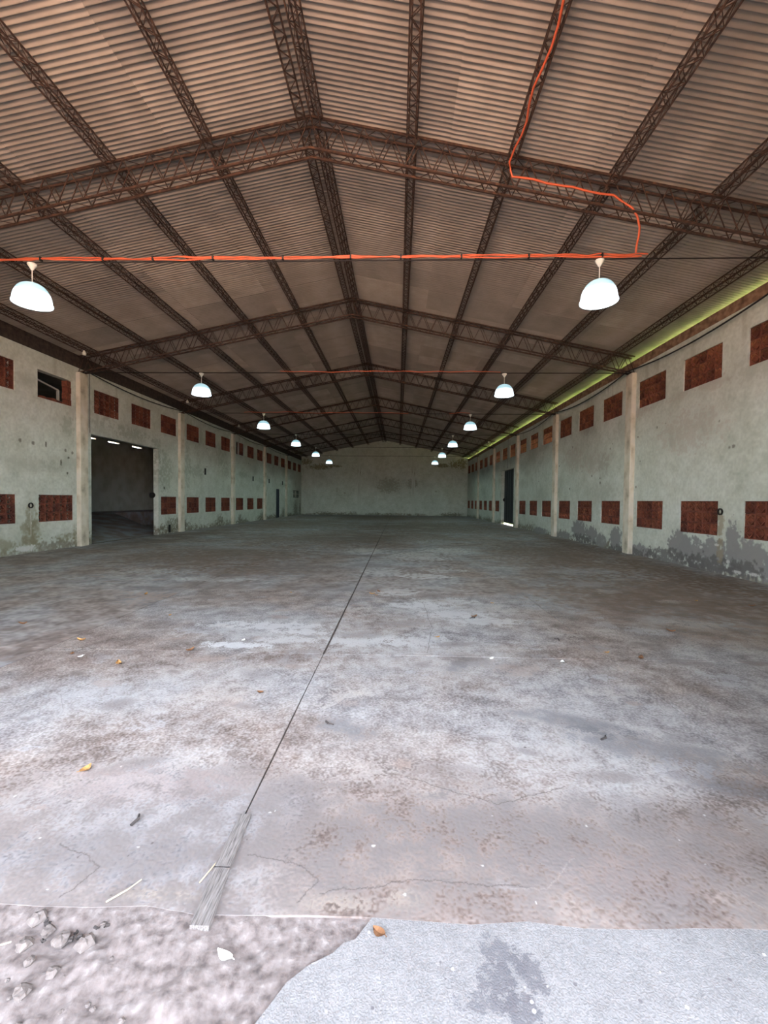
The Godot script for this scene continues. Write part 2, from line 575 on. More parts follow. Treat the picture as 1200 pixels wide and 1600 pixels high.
func floor_marks(s: Surf) -> void:
	var pale := rgb8(222, 224, 227)
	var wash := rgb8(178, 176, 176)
	# lime and cement spills where the photograph has them
	for b in [[-1.64, 4.52, 0.42, 0.10, 0.85], [-1.15, 4.72, 0.4, 0.12, 0.6], [-1.55, 5.25, 0.75, 0.16, 0.7], [-0.35, 4.72, 0.55, 0.16, 0.6], [-1.1, 5.0, 0.4, 0.12, 0.75], [0.15, 4.75, 0.5, 0.2, 0.5],
			[0.75, 5.95, 0.5, 0.25, 0.8], [0.35, 6.4, 0.45, 0.22, 0.75], [1.1, 5.6, 0.45, 0.2, 0.55], [0.0, 7.3, 0.35, 0.3, 0.55], [0.7, 6.7, 0.5, 0.25, 0.5], [0.55, 8.9, 0.6, 0.3, 0.65], [1.0, 9.6, 0.5, 0.3, 0.45],
			[-0.3, 9.3, 0.5, 0.5, 0.4], [0.5, 12.0, 0.9, 0.9, 0.5], [1.6, 13.5, 1.0, 1.0, 0.5], [-1.0, 13.2, 0.8, 1.0, 0.4], [-3.5, 8.2, 0.8, 0.3, 0.35], [-5.0, 9.0, 1.0, 0.4, 0.3], [3.2, 12.0, 1.0, 0.8, 0.3], [0.8, 17.0, 1.2, 2.0, 0.4], [-4.2, 20.0, 1.5, 2.0, 0.3], [-5.8, 38.0, 1.0, 3.0, 0.4]]:
		s.blot(Vector2(b[0], b[1]), Vector2(b[2], b[3]), pale, b[4] * 0.9, 1.25, 2.4)
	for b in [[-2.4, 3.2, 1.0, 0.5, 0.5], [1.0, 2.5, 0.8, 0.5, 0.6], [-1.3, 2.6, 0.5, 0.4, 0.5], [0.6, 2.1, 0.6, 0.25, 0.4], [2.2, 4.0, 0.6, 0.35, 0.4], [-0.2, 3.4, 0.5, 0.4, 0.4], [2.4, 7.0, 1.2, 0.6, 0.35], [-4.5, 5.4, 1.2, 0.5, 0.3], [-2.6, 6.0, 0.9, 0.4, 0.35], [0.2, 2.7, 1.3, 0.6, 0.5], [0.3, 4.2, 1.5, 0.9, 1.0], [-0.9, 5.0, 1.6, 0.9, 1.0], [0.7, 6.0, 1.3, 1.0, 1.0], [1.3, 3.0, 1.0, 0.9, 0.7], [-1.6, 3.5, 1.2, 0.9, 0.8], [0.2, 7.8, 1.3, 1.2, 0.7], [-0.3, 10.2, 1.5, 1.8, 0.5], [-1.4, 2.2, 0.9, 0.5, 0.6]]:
		s.blot(Vector2(b[0], b[1]), Vector2(b[2], b[3]), wash, b[4] * 0.85, 0.55, 0.7)  # pale dust, whitened further to stand in for daylight on the middle floor
	# trodden earth, its brown also painting in the dimness deep inside; oil
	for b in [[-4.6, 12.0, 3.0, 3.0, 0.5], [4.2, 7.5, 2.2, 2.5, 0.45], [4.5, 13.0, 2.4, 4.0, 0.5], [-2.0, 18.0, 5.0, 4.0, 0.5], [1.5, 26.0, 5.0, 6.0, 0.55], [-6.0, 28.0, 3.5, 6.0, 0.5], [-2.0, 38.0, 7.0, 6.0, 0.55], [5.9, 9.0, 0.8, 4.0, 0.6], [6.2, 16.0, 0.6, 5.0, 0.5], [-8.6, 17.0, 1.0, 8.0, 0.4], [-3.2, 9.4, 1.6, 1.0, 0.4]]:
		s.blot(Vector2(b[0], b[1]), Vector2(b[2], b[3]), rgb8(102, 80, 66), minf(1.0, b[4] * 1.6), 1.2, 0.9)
	for b in [[0.55, 4.05, 0.10, 0.22], [1.55, 2.75, 0.5, 0.16], [1.9, 2.35, 0.3, 0.1], [1.2, 3.05, 0.35, 0.12], [-2.2, 2.25, 0.12, 0.05], [-0.35, 2.9, 0.2, 0.1], [2.6, 2.7, 0.3, 0.12]]:
		s.blot(Vector2(b[0], b[1]), Vector2(b[2], b[3]), rgb8(100, 100, 104), 0.5, 1.8, 1.4, -0.4)


func flakes(s: Surf, count: int, lo: Vector2, hi: Vector2, small: float, large: float) -> void:
	# scuffed and scaled places, thrown about
	var r := RandomNumberGenerator.new()
	r.seed = 404 + count
	for i in count:
		var at := Vector2(r.randf_range(lo.x, hi.x), r.randf_range(lo.y, hi.y))
		var size := lerpf(small, large, r.randf() * r.randf())
		var c: Color = [rgb8(182, 174, 168), rgb8(108, 99, 96), rgb8(168, 168, 173), rgb8(150, 130, 120), rgb8(120, 114, 114)][i % 5]
		s.blot(at, Vector2(size * r.randf_range(0.8, 1.8), size * r.randf_range(0.5, 1.0)), c, r.randf_range(0.25, 0.55), 1.7, 2.2, r.randf_range(-0.5, 0.5))


func near_marks(s: Surf) -> void:
	flakes(s, 230, Vector2(-3.4, 1.6), Vector2(4.7, 7.2), 0.03, 0.28)
	# rubbed earth along the broken slab edge
	for b in [[-1.2, 1.62, 0.7, 0.10], [-0.2, 1.66, 0.6, 0.10], [-0.55, 1.85, 0.25, 0.22], [-1.9, 1.9, 0.5, 0.2], [0.1, 1.78, 0.35, 0.12]]:
		s.blot(Vector2(b[0], b[1]), Vector2(b[2], b[3]), rgb8(136, 122, 115), 0.6, 1.4, 1.4)
	for b in [[-0.2, 1.62, 0.18, 0.05], [0.02, 1.66, 0.1, 0.05], [-0.9, 1.63, 0.2, 0.03]]:
		s.blot(Vector2(b[0], b[1]), Vector2(b[2], b[3]), rgb8(160, 148, 136), 0.7, 1.3, 2.0)
	for b in [[0.9, 1.85, 0.5, 0.1], [0.95, 1.75, 0.4, 0.08], [-1.3, 2.25, 0.6, 0.2]]:
		s.blot(Vector2(b[0], b[1]), Vector2(b[2], b[3]), rgb8(146, 130, 126), 0.5, 1.2, 1.2)
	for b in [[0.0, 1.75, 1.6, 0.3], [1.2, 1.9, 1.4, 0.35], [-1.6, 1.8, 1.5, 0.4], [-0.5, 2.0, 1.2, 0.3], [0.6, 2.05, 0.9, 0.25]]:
		s.blot(Vector2(b[0], b[1]), Vector2(b[2], b[3]), rgb8(116, 109, 107), 0.5, 1.5, 1.0)  # soil-dusted tone, darkened to hold down strong daylight by the gate
	for i in 26:
		var p := Vector2(rng.randf_range(-3.2, 4.5), rng.randf_range(1.7, 5.5))
		var q := p + Vector2(rng.randf_range(-0.9, 0.9), rng.randf_range(-0.3, 0.5))
		s.crack([p, p.lerp(q, 0.5) + Vector2(rng.randf_range(-0.1, 0.1), rng.randf_range(-0.1, 0.1)), q], 0.004, rgb8(92, 84, 82) if i % 3 else rgb8(170, 162, 156), 0.22, rng)
	for c in [[Vector2(-0.36, 1.62), Vector2(-0.30, 1.72), Vector2(-0.42, 1.8), Vector2(-0.62, 1.83)], [Vector2(-0.28, 1.66), Vector2(0.1, 1.74), Vector2(0.5, 1.72)], [Vector2(-1.25, 1.6), Vector2(-1.2, 1.75), Vector2(-1.45, 1.86)], [Vector2(0.3, 4.4), Vector2(0.42, 5.3), Vector2(0.38, 6.6)], [Vector2(0.05, 2.4), Vector2(0.5, 2.2), Vector2(0.9, 2.35)]]:
		s.crack(c, 0.005, rgb8(82, 74, 72), 0.5, rng)
	for i in 150:
		var p := Vector2(rng.randf_range(-3.4, 4.6), 1.6 + 5.0 * rng.randf() * rng.randf())
		s.blot(p, Vector2(rng.randf_range(0.003, 0.008), rng.randf_range(0.003, 0.008)), rgb8(200, 197, 193) if i % 3 else rgb8(76, 68, 66), 0.75, 1.1, 2.5)


func wall_grime(s: Surf, seed_: int) -> void:
	var r := RandomNumberGenerator.new()
	r.seed = seed_
	for i in 60:
		var d := r.randf_range(1.5, 45.0)
		s.blot(Vector2(d, r.randf_range(-0.02, 0.06)), Vector2(r.randf_range(0.5, 1.3), r.randf_range(0.12, 0.34)), rgb8(124, 118, 104), 0.6, 1.5, 1.6)
	for i in 46:
		s.blot(Vector2(r.randf_range(2.0, 45.0), r.randf_range(1.6, 5.2)), Vector2(r.randf_range(0.3, 1.2), r.randf_range(0.15, 0.5)), rgb8(160, 162, 150), 0.5, 1.6, 1.2)
	for i in 70:
		s.blot(Vector2(r.randf_range(2.0, 45.0), r.randf_range(1.7, 4.1)), Vector2.ONE * r.randf_range(0.015, 0.05), rgb8(110, 106, 96), 0.8, 0.9, 3.0)
	for i in 26:
		s.blot(Vector2(r.randf_range(2.0, 45.0), r.randf_range(4.9, 5.4)), Vector2(r.randf_range(0.04, 0.12), r.randf_range(0.3, 0.7)), rgb8(158, 156, 142), 0.45, 1.2, 1.5)


func right_marks(s: Surf) -> void:
	# lime wash fallen off the foot of the wall: bare grey render
	var bare := rgb8(134, 132, 130)
	for b in [[17.3, 0.42, 0.75, 0.42], [16.2, 0.32, 0.55, 0.34], [15.5, 0.2, 0.5, 0.26], [14.4, 0.3, 0.42, 0.42], [12.9, 0.1, 0.7, 0.22], [11.2, 0.45, 0.5, 0.4], [10.7, 0.34, 0.6, 0.36], [10.0, 0.35, 0.5, 0.4], [9.45, 0.55, 0.22, 0.6], [9.0, 0.4, 0.5, 0.4], [8.4, 0.25, 0.4, 0.3], [18.9, 0.12, 0.8, 0.16], [22.0, 0.1, 1.2, 0.16]]:
		s.blot(Vector2(b[0], b[1]), Vector2(b[2], b[3]), bare, 0.95, 0.75, 4.0)
	for b in [[17.0, 0.12, 1.0, 0.18], [11.6, 0.1, 1.2, 0.24], [10.2, 0.14, 0.9, 0.22], [9.2, 0.18, 0.6, 0.2], [13.6, 0.05, 1.2, 0.14]]:
		s.blot(Vector2(b[0], b[1]), Vector2(b[2], b[3]), rgb8(96, 92, 90), 0.75, 1.2, 2.5)
	for b in [[9.8, 0.5, 0.1, 0.34], [9.82, 1.05, 0.12, 0.4]]:
		s.blot(Vector2(b[0], b[1]), Vector2(b[2], b[3]), rgb8(142, 130, 108), 0.7, 0.9, 2.0)
	for b in [[9.55, 0.28, 0.06, 0.05], [9.9, 0.6, 0.08, 0.03], [10.4, 0.5, 0.06, 0.03], [8.9, 0.12, 0.2, 0.03], [9.3, 0.1, 0.12, 0.03]]:
		s.blot(Vector2(b[0], b[1]), Vector2(b[2], b[3]), rgb8(206, 202, 196), 0.8, 0.9, 3.0)
	for b in [[11.3, 4.12, 0.5, 0.12], [10.2, 4.15, 0.5, 0.15], [13.2, 4.1, 0.6, 0.14], [16.8, 4.1, 0.6, 0.12], [11.0, 3.2, 1.2, 0.5], [16.0, 2.9, 1.2, 0.4], [18.0, 3.2, 1.0, 0.5]]:
		s.blot(Vector2(b[0], b[1]), Vector2(b[2], b[3]), rgb8(166, 158, 146), 0.5, 1.5, 1.5)


func left_marks(s: Surf) -> void:
	var moss := rgb8(132, 127, 104)
	for b in [[11.66, 0.85, 0.2, 0.55], [11.55, 0.5, 0.3, 0.4], [11.8, 0.55, 0.22, 0.5], [11.6, 0.3, 0.45, 0.2], [13.3, 0.35, 0.12, 0.4], [13.7, 0.5, 0.16, 0.9], [13.75, 0.25, 0.3, 0.2], [12.9, 0.3, 0.5, 0.14], [10.8, 0.2, 0.5, 0.25]]:
		s.blot(Vector2(b[0], b[1]), Vector2(b[2], b[3]), moss, 0.7, 0.9, 1.1)
	s.blot(Vector2(11.66, 0.85), Vector2(0.02, 0.45), rgb8(196, 194, 184), 0.9, 0.7, 4.0)
	s.blot(Vector2(11.5, 0.12), Vector2(0.3, 0.09), rgb8(206, 206, 202), 0.9, 1.2, 3.0)
	for b in [[19.1, 0.3, 0.7, 0.35], [19.7, 0.35, 0.4, 0.45], [18.3, 0.2, 0.4, 0.2], [20.3, 0.25, 0.3, 0.3], [24.4, 0.3, 0.5, 0.4], [27.5, 0.25, 0.4, 0.35], [32.0, 0.2, 0.6, 0.5], [38.0, 0.3, 0.6, 0.5], [42.6, 0.6, 1.0, 0.9], [44.5, 0.6, 0.6, 0.8]]:
		s.blot(Vector2(b[0], b[1]), Vector2(b[2], b[3]), rgb8(112, 106, 90), 0.7, 1.0, 1.1)
	for b in [[16.2, 3.85, 1.0, 0.2], [17.9, 3.4, 0.4, 0.6], [18.6, 2.6, 0.5, 1.0], [20.6, 3.0, 0.3, 1.2], [13.0, 3.6, 0.3, 0.3], [21.5, 2.8, 0.9, 0.3], [28.0, 3.0, 1.0, 0.2], [38.5, 2.7, 2.0, 0.2]]:
		s.blot(Vector2(b[0], b[1]), Vector2(b[2], b[3]), rgb8(152, 156, 142), 0.6, 1.5, 1.4)
	for b in [[12.2, 2.95, 0.03, 0.08], [12.75, 2.5, 0.03, 0.09], [13.05, 2.65, 0.04, 0.03], [13.0, 2.2, 0.03, 0.03], [18.5, 1.9, 0.05, 0.05], [15.9, 3.0, 0.03, 0.03]]:
		s.blot(Vector2(b[0], b[1]), Vector2(b[2], b[3]), rgb8(86, 84, 74), 0.9, 0.8, 4.0)


func back_marks(s: Surf) -> void:
	# damp below the roof in both corners, foot stains
	for b in [[4.4, 5.0, 0.7, 0.22], [5.6, 5.15, 0.6, 0.35], [6.3, 5.2, 0.5, 0.6], [-9.3, 5.3, 0.6, 0.3], [-8.0, 4.8, 1.2, 0.3], [-6.5, 4.9, 0.8, 0.12]]:
		s.blot(Vector2(b[0], b[1]), Vector2(b[2], b[3]), rgb8(112, 106, 78), 0.7, 1.4, 1.6)
	for i in 20:
		s.blot(Vector2(rng.randf_range(-9.8, 6.8), 0.02), Vector2(rng.randf_range(0.5, 1.2), rng.randf_range(0.12, 0.3)), rgb8(120, 116, 100), 0.6, 1.4, 1.6)
	for b in [[-5.4, 2.2, 0.12, 0.08], [-3.95, 1.55, 0.1, 0.08], [3.75, 2.45, 0.08, 0.1], [-6.2, 2.5, 0.05, 0.25], [1.4, 3.2, 0.6, 0.5], [-1.0, 3.0, 1.2, 0.8]]:
		s.blot(Vector2(b[0], b[1]), Vector2(b[2], b[3]), rgb8(140, 136, 120), 0.6, 1.2, 2.0)


# ------------------------------------------------------------------ floor

func ragged_ring(x0: float, x1: float, d0: float, d1: float, rough_front: float) -> PackedVector2Array:
	var ring := PackedVector2Array()
	var n := 14 if rough_front > 0.01 else 6
	for i in n:      # front edge
		var t := float(i) / n
		var j := 0.0 if i == 0 else rng.randf_range(-1, 1)
		ring.append(Vector2(lerpf(x0, x1, t), d0 + absf(j) * rough_front + (rng.randf_range(-0.003, 0.003) if i else 0.0)))
	for i in 6:
		ring.append(Vector2(x1 + (rng.randf_range(-0.004, 0.001) if i else 0.0), lerpf(d0, d1, i / 6.0)))
	for i in 6:
		ring.append(Vector2(lerpf(x1, x0, i / 6.0), d1 + (rng.randf_range(-0.004, 0.001) if i else 0.0)))
	for i in 6:
		ring.append(Vector2(x0 + (rng.randf_range(-0.001, 0.004) if i else 0.0), lerpf(d1, d0, i / 6.0)))
	return ring


func build_floor() -> void:
	var fl := Node3D.new()
	fl.name = "floor"
	add_child(fl)
	fl.set_meta("kind", "structure")
	fl.set_meta("label", "worn concrete warehouse floor cast in slabs")
	var base := begin()
	box(base, V(XL - 0.3, -0.30, 1.60), V(XR + 0.3, -0.014, DB + 0.3))
	part("joint_bed", base.commit(), M.joint_dirt, fl)
	var xs := [XL, -8.99, -6.23, -3.47, -0.71, 2.05, 4.81, XR]
	var ds := [1.55, 4.31, 7.30]
	while ds[ds.size() - 1] < DB - 3.2:
		ds.append(ds[ds.size() - 1] + 2.99)
	ds.append(DB)
	for j in ds.size() - 1:
		for i in xs.size() - 1:
			var near: bool = i >= 3 and i <= 5 and j <= 1
			var seam := 0.003 if j == 0 else 0.010
			var gl: float = seam if i == 4 else 0.004
			var gr: float = seam if i == 3 else 0.004
			if j > 4:
				gl = minf(gl, 0.012)
				gr = minf(gr, 0.012)
			var ring := ragged_ring(xs[i] + gl, xs[i + 1] - gr, ds[j] + 0.006, ds[j + 1] - 0.006, 0.03 if j == 0 and i >= 2 and i <= 5 else 0.0)
			var st := begin()
			var y := rng.randf_range(-0.0015, 0.0) if j else 0.0
			plate(st, ring, y, 0.12, near_from if near else far_from, near_size if near else far_size)
			part("slab", st.commit(), M.floor_near if near else M.floor_far, fl)
	# apron of pale concrete outside the gate
	var ap := PackedVector2Array([Vector2(-0.06, 1.60), Vector2(-0.13, 1.49), Vector2(-0.17, 1.475), Vector2(-0.20, 1.44), Vector2(-0.27, 1.40), Vector2(-0.33, 1.345), Vector2(-0.36, 1.29), Vector2(-0.40, 1.22), Vector2(-0.42, 1.1), Vector2(-0.6, 0.8), Vector2(-0.8, 0.2), Vector2(-0.8, -3.0), Vector2(5.0, -3.0), Vector2(5.0, 1.61), Vector2(3.0, 1.61), Vector2(1.5, 1.61), Vector2(0.9, 1.61), Vector2(0.4, 1.61)])
	var sa := begin()
	plate(sa, ap, -0.0003, 0.1, Vector2(-0.9, 0.9), Vector2(2.2, 0.72))
	var apron := part("apron_slab", sa.commit(), M.apron, self)
	apron.set_meta("kind", "structure")
	apron.set_meta("label", "pale grey concrete apron at the gate, with a dark stain")
	# trampled soil beside it
	var so := begin()
	so.set_smooth_group(0)
	var nz := FastNoiseLite.new()
	nz.seed = 5
	nz.frequency = 3.2
	nz.fractal_octaves = 5
	var nx := 150
	var nd := 120
	var pts := []
	for j in nd + 1:
		for i in nx + 1:
			var x := lerpf(-3.6, 0.45, float(i) / nx)
			var d := lerpf(-0.6, 1.62, float(j) / nd)
			var y := -0.012 + nz.get_noise_2d(x, d) * 0.03 + nz.get_noise_2d(x * 6.0, d * 6.0) * 0.012
			y -= 0.02 * clampf((-0.85 - x) / 0.5, 0, 1) * clampf((1.5 - d) / 0.15, 0, 1)
			if d > 1.44: y = maxf(y, lerpf(-0.03, -0.002, clampf((d - 1.44) / 0.08, 0, 1)))
			y = minf(y, -0.0004) if d > 1.50 else minf(y, 0.012)
			if x > -0.45: y = minf(y, -0.008) - 0.01 * clampf((x + 0.1) / 0.3, 0, 1)
			pts.append(V(x, y, d))
	for j in nd:
		for i in nx:
			var a := j * (nx + 1) + i
			for k in [a, a + nx + 1, a + nx + 2, a, a + nx + 2, a + 1]:
				so.add_vertex(pts[k])
	so.index()
	so.generate_normals()
	var soil := part("soil_patch", so.commit(), M.soil, self)
	tag(soil, "trampled reddish soil beside the concrete apron at the slab edge", "soil")
	soil.set_meta("kind", "stuff")


# ------------------------------------------------------------------ walls

# openings: Rect2(d, y, length, height); the wall lies in the plane x and is WT thick away from the hall
func side_wall(x: float, out: float, y1: float, openings: Array, uv_from: Vector2) -> ArrayMesh:
	var st := begin()
	var dcuts := [DF - 0.2, DB + 0.2]
	var ycuts := [-0.3, y1]
	for o in openings:
		for v in [o.position.x, o.end.x]: if not dcuts.has(v): dcuts.append(v)
		for v in [o.position.y, o.end.y]: if not ycuts.has(v): ycuts.append(v)
	dcuts.sort()
	ycuts.sort()
	var xo := x + out * WT
	for j in ycuts.size() - 1:
		var run := -1.0
		for i in dcuts.size():
			var solid := false
			if i < dcuts.size() - 1:
				var mid := Vector2((dcuts[i] + dcuts[i + 1]) / 2, (ycuts[j] + ycuts[j + 1]) / 2)
				solid = true
				for o in openings:
					if o.has_point(mid): solid = false
			if solid and run < 0:
				run = dcuts[i]
			elif not solid and run >= 0:
				var a: float = run
				var b: float = dcuts[i]
				var ya: float = ycuts[j]
				var yb: float = ycuts[j + 1]
				var uv := []
				for q in [Vector2(a, ya), Vector2(b, ya), Vector2(b, yb), Vector2(a, yb)]:
					uv.append((q - uv_from) / wall_size)
				quad(st, V(x, ya, a), V(x, ya, b), V(x, yb, b), V(x, yb, a), Vector3(-out, 0, 0), uv)
				quad(st, V(xo, ya, a), V(xo, ya, b), V(xo, yb, b), V(xo, yb, a), Vector3(out, 0, 0), uv)
				run = -1.0
	for o in openings:
		var a: float = o.position.x
		var b: float = o.end.x
		var ya: float = o.position.y
		var yb: float = o.end.y
		var uw := func(d: float, y: float) -> Vector2: return (Vector2(d, y) - uv_from) / wall_size
		quad(st, V(x, ya, a), V(xo, ya, a), V(xo, yb, a), V(x, yb, a), Vector3(0, 0, -1), [uw.call(a, ya), uw.call(a - WT, ya), uw.call(a - WT, yb), uw.call(a, yb)])
		quad(st, V(x, ya, b), V(xo, ya, b), V(xo, yb, b), V(x, yb, b), Vector3(0, 0, 1), [uw.call(b, ya), uw.call(b + WT, ya), uw.call(b + WT, yb), uw.call(b, yb)])
		quad(st, V(x, yb, a), V(x, yb, b), V(xo, yb, b), V(xo, yb, a), Vector3.DOWN, [uw.call(a, yb), uw.call(b, yb), uw.call(b, yb + WT), uw.call(a, yb + WT)])
		quad(st, V(x, ya, a), V(x, ya, b), V(xo, ya, b), V(xo, ya, a), Vector3.UP, [uw.call(a, ya), uw.call(b, ya), uw.call(b, ya - WT), uw.call(a, ya - WT)])
	quad(st, V(x, y1, DF - 0.2), V(x, y1, DB + 0.2), V(xo, y1, DB + 0.2), V(xo, y1, DF - 0.2), Vector3.UP)
	return st.commit()


func vent_d(bay: int, i: int) -> float:
	return D0 + BAY * bay + 0.63 + 2.03 * i


const LEFT_LOW := [[-1, 0], [-1, 1], [-1, 2], [0, 2], [1, 0], [1, 1], [1, 2], [2, 0], [2, 1], [2, 2]]
const RIGHT_LOW := [[-1, 0], [-1, 1], [-1, 2], [0, 0], [0, 1], [0, 2], [1, 0], [1, 1], [1, 2], [2, 2], [3, 0], [3, 1], [3, 2], [4, 0], [4, 1], [4, 2]]
const DOOR_L := Rect2(14.05, -0.02, 4.0, 3.54)
const DOOR_R := Rect2(27.15, -0.02, 3.15, 3.56)
const DOOR_S := Rect2(35.77, -0.02, 1.08, 2.36)
const WINDOW := Rect2(41.6, 1.68, 2.45, 0.68)


func vent_rect(bay: int, i: int, up: bool) -> Rect2:
	var v := V_UP if up else V_LOW
	return Rect2(vent_d(bay, i), v.x, 1.3, v.y - v.x)


func build_walls() -> void:
	var lo := []
	var ro := []
	for bay in range(-1, 5):
		for i in 3:
			lo.append(vent_rect(bay, i, true))
			ro.append(vent_rect(bay, i, true))
	for p in LEFT_LOW: lo.append(vent_rect(p[0], p[1], false))
	for p in RIGHT_LOW: ro.append(vent_rect(p[0], p[1], false))
	lo.append_array([DOOR_L, DOOR_S, WINDOW])
	ro.append(DOOR_R)
	struct("wall_left", side_wall(XL, -1, 5.45, lo, Vector2(0.9, -0.1)), M.wall_left, "lime-washed wall with the wide dark doorway to the annex")
	struct("wall_right", side_wall(XR, 1, 5.45, ro, Vector2(0.9, -0.1)), M.wall_right, "lime-washed wall with bare grey patches along its foot")
	# unplastered band on the right wall with daylight above; shade-coloured strip on the left
	var st := begin()
	box(st, V(XR - 0.01, 5.45, DF - 0.2), V(XR + WT, 5.685, DB))
	struct("trim_1", st.commit(), M.raw_band, "rough brown unplastered band along the top of the wall")
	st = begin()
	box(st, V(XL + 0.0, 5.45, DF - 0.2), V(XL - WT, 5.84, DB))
	struct("trim_2", st.commit(), M.roof_shade, "dark strip painted as roof shade between wall and roof")
	# end wall with its gable
	st = begin()
	var of := Vector2(-10.2, -0.1)
	var sz := Vector2(17.5, 8.0)
	for z in [0, 1]:
		var d: float = DB + WT * z
		var n := Vector3(0, 0, 1 if z == 0 else -1)
		for h in [[XL - WT, XC], [XC, XR + WT]]:
			var a: float = h[0]
			var b: float = h[1]
			var uv := []
			for q in [Vector2(a, -0.3), Vector2(b, -0.3), Vector2(b, roof_y(b)), Vector2(a, roof_y(a))]: uv.append((q - of) / sz)
			quad(st, V(a, -0.3, d), V(b, -0.3, d), V(b, roof_y(b) - 0.01, d), V(a, roof_y(a) - 0.01, d), n, uv)
	struct("wall_back", st.commit(), M.wall_back, "lime-washed gable wall at the far end of the hall")
	# front wall with the open gate the picture is taken through
	st = begin()
	var gx0 := -4.4
	var gx1 := 1.5
	var gy := 6.2
	box(st, V(XL - WT, -0.3, DF - WT), V(gx0, gy, DF))
	box(st, V(gx1, -0.3, DF - WT), V(XR + WT, gy, DF))
	for h in [[XL - WT, XC], [XC, XR + WT]]:
		var a: float = h[0]
		var b: float = h[1]
		for z in [0, 1]:
			var d: float = DF - WT * z
			quad(st, V(a, gy, d), V(b, gy, d), V(b, roof_y(b) - 0.01, d), V(a, roof_y(a) - 0.01, d), Vector3(0, 0, -1 if z == 0 else 1))
	quad(st, V(gx0, gy, DF), V(gx1, gy, DF), V(gx1, gy, DF - WT), V(gx0, gy, DF - WT), Vector3.DOWN)
	struct("wall_front", st.commit(), M.lime_wash, "front gable wall around the open gate")


func build_pilasters() -> void:
	var n := 3
	for bay in range(-1, 5):
		var d := D0 + BAY * bay
		for s in [-1, 1]:
			var st := begin()
			var x: float = XL if s < 0 else XR
			post(st, V(x - s * 0.13, -0.2, d - 0.18), V(x + s * 0.02, 5.30, d + 0.18), 0.02)
			struct("trim_%d" % n, st.commit(), M.pilaster, "cream pilaster on the lime-washed wall")
			n += 1
	for x in [-3.95, 1.5]:
		var st := begin()
		post(st, V(x - 0.18, -0.2, DB - 0.04), V(x + 0.18, roof_y(x) - 0.05, DB + 0.05), 0.01)
		struct("trim_%d" % n, st.commit(), M.wall_back, "flat pilaster on the gable wall")
		n += 1


# ------------------------------------------------------------------ roof

const WAVE := 0.0877
const SHEET_W := 12


# narrow crests hanging down between wider hollows
func wave_y(z: float) -> float:
	return 0.0125 - 0.025 * pow(absf(cos(PI * z / WAVE)), 4.0)


func sheet_mesh(length: float) -> ArrayMesh:
	# waves run across z, the sheet lies along x from 0 to length; 6 mm thick, a half wave of side lap
	var st := begin()
	var seg := 10
	var n := SHEET_W * seg + 4
	for k in n:
		var z0 := WAVE * k / seg
		var z1 := WAVE * (k + 1) / seg
		var y0 := wave_y(z0)
		var y1 := wave_y(z1)
		var n0 := Vector3(0, 1, -(wave_y(z0 + 0.001) - wave_y(z0 - 0.001)) / 0.002).normalized()
		var n1 := Vector3(0, 1, -(wave_y(z1 + 0.001) - wave_y(z1 - 0.001)) / 0.002).normalized()
		for s in [0, 1]:
			var dy: float = 0.006 * s
			var vs := [Vector3(0, y0 + dy, z0), Vector3(length, y0 + dy, z0), Vector3(length, y1 + dy, z1), Vector3(0, y1 + dy, z1)]
			var ns := [n0, n0, n1, n1]
			var order := [0, 1, 2, 0, 2, 3] if s == 1 else [0, 2, 1, 0, 3, 2]
			for q in order:
				st.set_normal(ns[q] if s == 1 else -ns[q])
				st.set_uv(Vector2(vs[q].x, vs[q].z))
				st.add_vertex(vs[q])
		for e in [0.0, length]:
			quad(st, Vector3(e, y0, z0), Vector3(e, y1, z1), Vector3(e, y1 + 0.006, z1), Vector3(e, y0 + 0.006, z0), Vector3(-1 if e == 0.0 else 1, 0, 0))
	return st.commit()


func build_roof() -> void:
	var ang := atan(SLOPE)
	var run := (XR - XC) / cos(ang) + 0.45
	var rows := 4
	var step := run / rows
	var mesh := sheet_mesh(step + 0.14)
	var mats := [M.sheet_a, M.sheet_b, M.sheet_c, M.sheet_a, M.sheet_b]
	for s in [-1, 1]:
		var slope := Node3D.new()
		slope.name = numbered("ceiling")
		add_child(slope)
		slope.set_meta("kind", "structure")
		slope.set_meta("label", "corrugated sheet roof slope above the wall with the %s" % ("sliding door" if s > 0 else "annex doorway"))
		slope.position = V(XC, RIDGE + 0.012, 0)
		slope.rotation.z = -ang if s > 0 else ang
		var col := 0
		var d := -2.55      # unseen roof overhang, added to cut high sky light at the gate
		while d < DB + 0.6:
			for r in rows:
				var o := part("roof_sheet", mesh, mats[rng.randi() % 5], slope)
				# each sheet laps over the one below it and over its neighbour
				var tilt := 0.008 / step
				var lift := 0.007 * (col % 2)
				if s > 0:
					o.transform = Transform3D(Basis(Vector3(0, 0, 1), tilt), Vector3(step * r, lift, -d - WAVE * SHEET_W))
				else:
					o.transform = Transform3D(Basis(Vector3(0, 0, 1), -tilt) * Basis(Vector3(0, 1, 0), PI), Vector3(-step * r, lift, -d))
			d += WAVE * SHEET_W
			col += 1
	# ridge capping
	var cap := Node3D.new()
	cap.name = "ceiling_ridge"
	add_child(cap)
	cap.set_meta("kind", "structure")
	var cm := begin()
	for s in [-1, 1]:
		var a := Vector3(0, 0.05, 0)
		var b := Vector3(s * 0.3, 0.05 - 0.3 * SLOPE, 0)
		var back := Vector3(0, 0, -2.2)
		var up := Vector3(s * SLOPE, 1, 0).normalized()
		quad(cm, a, b, b + back, a + back, up)
		quad(cm, a - up * 0.006, b - up * 0.006, b + back - up * 0.006, a + back - up * 0.006, -up)
	var cmesh := cm.commit()
	var dd := -2.55
	while dd < DB + 0.3:
		part("ridge_cap", cmesh, M.sheet_b, cap, V(XC, RIDGE + 0.012, dd))
		dd += 2.15


# ------------------------------------------------------------------ steel

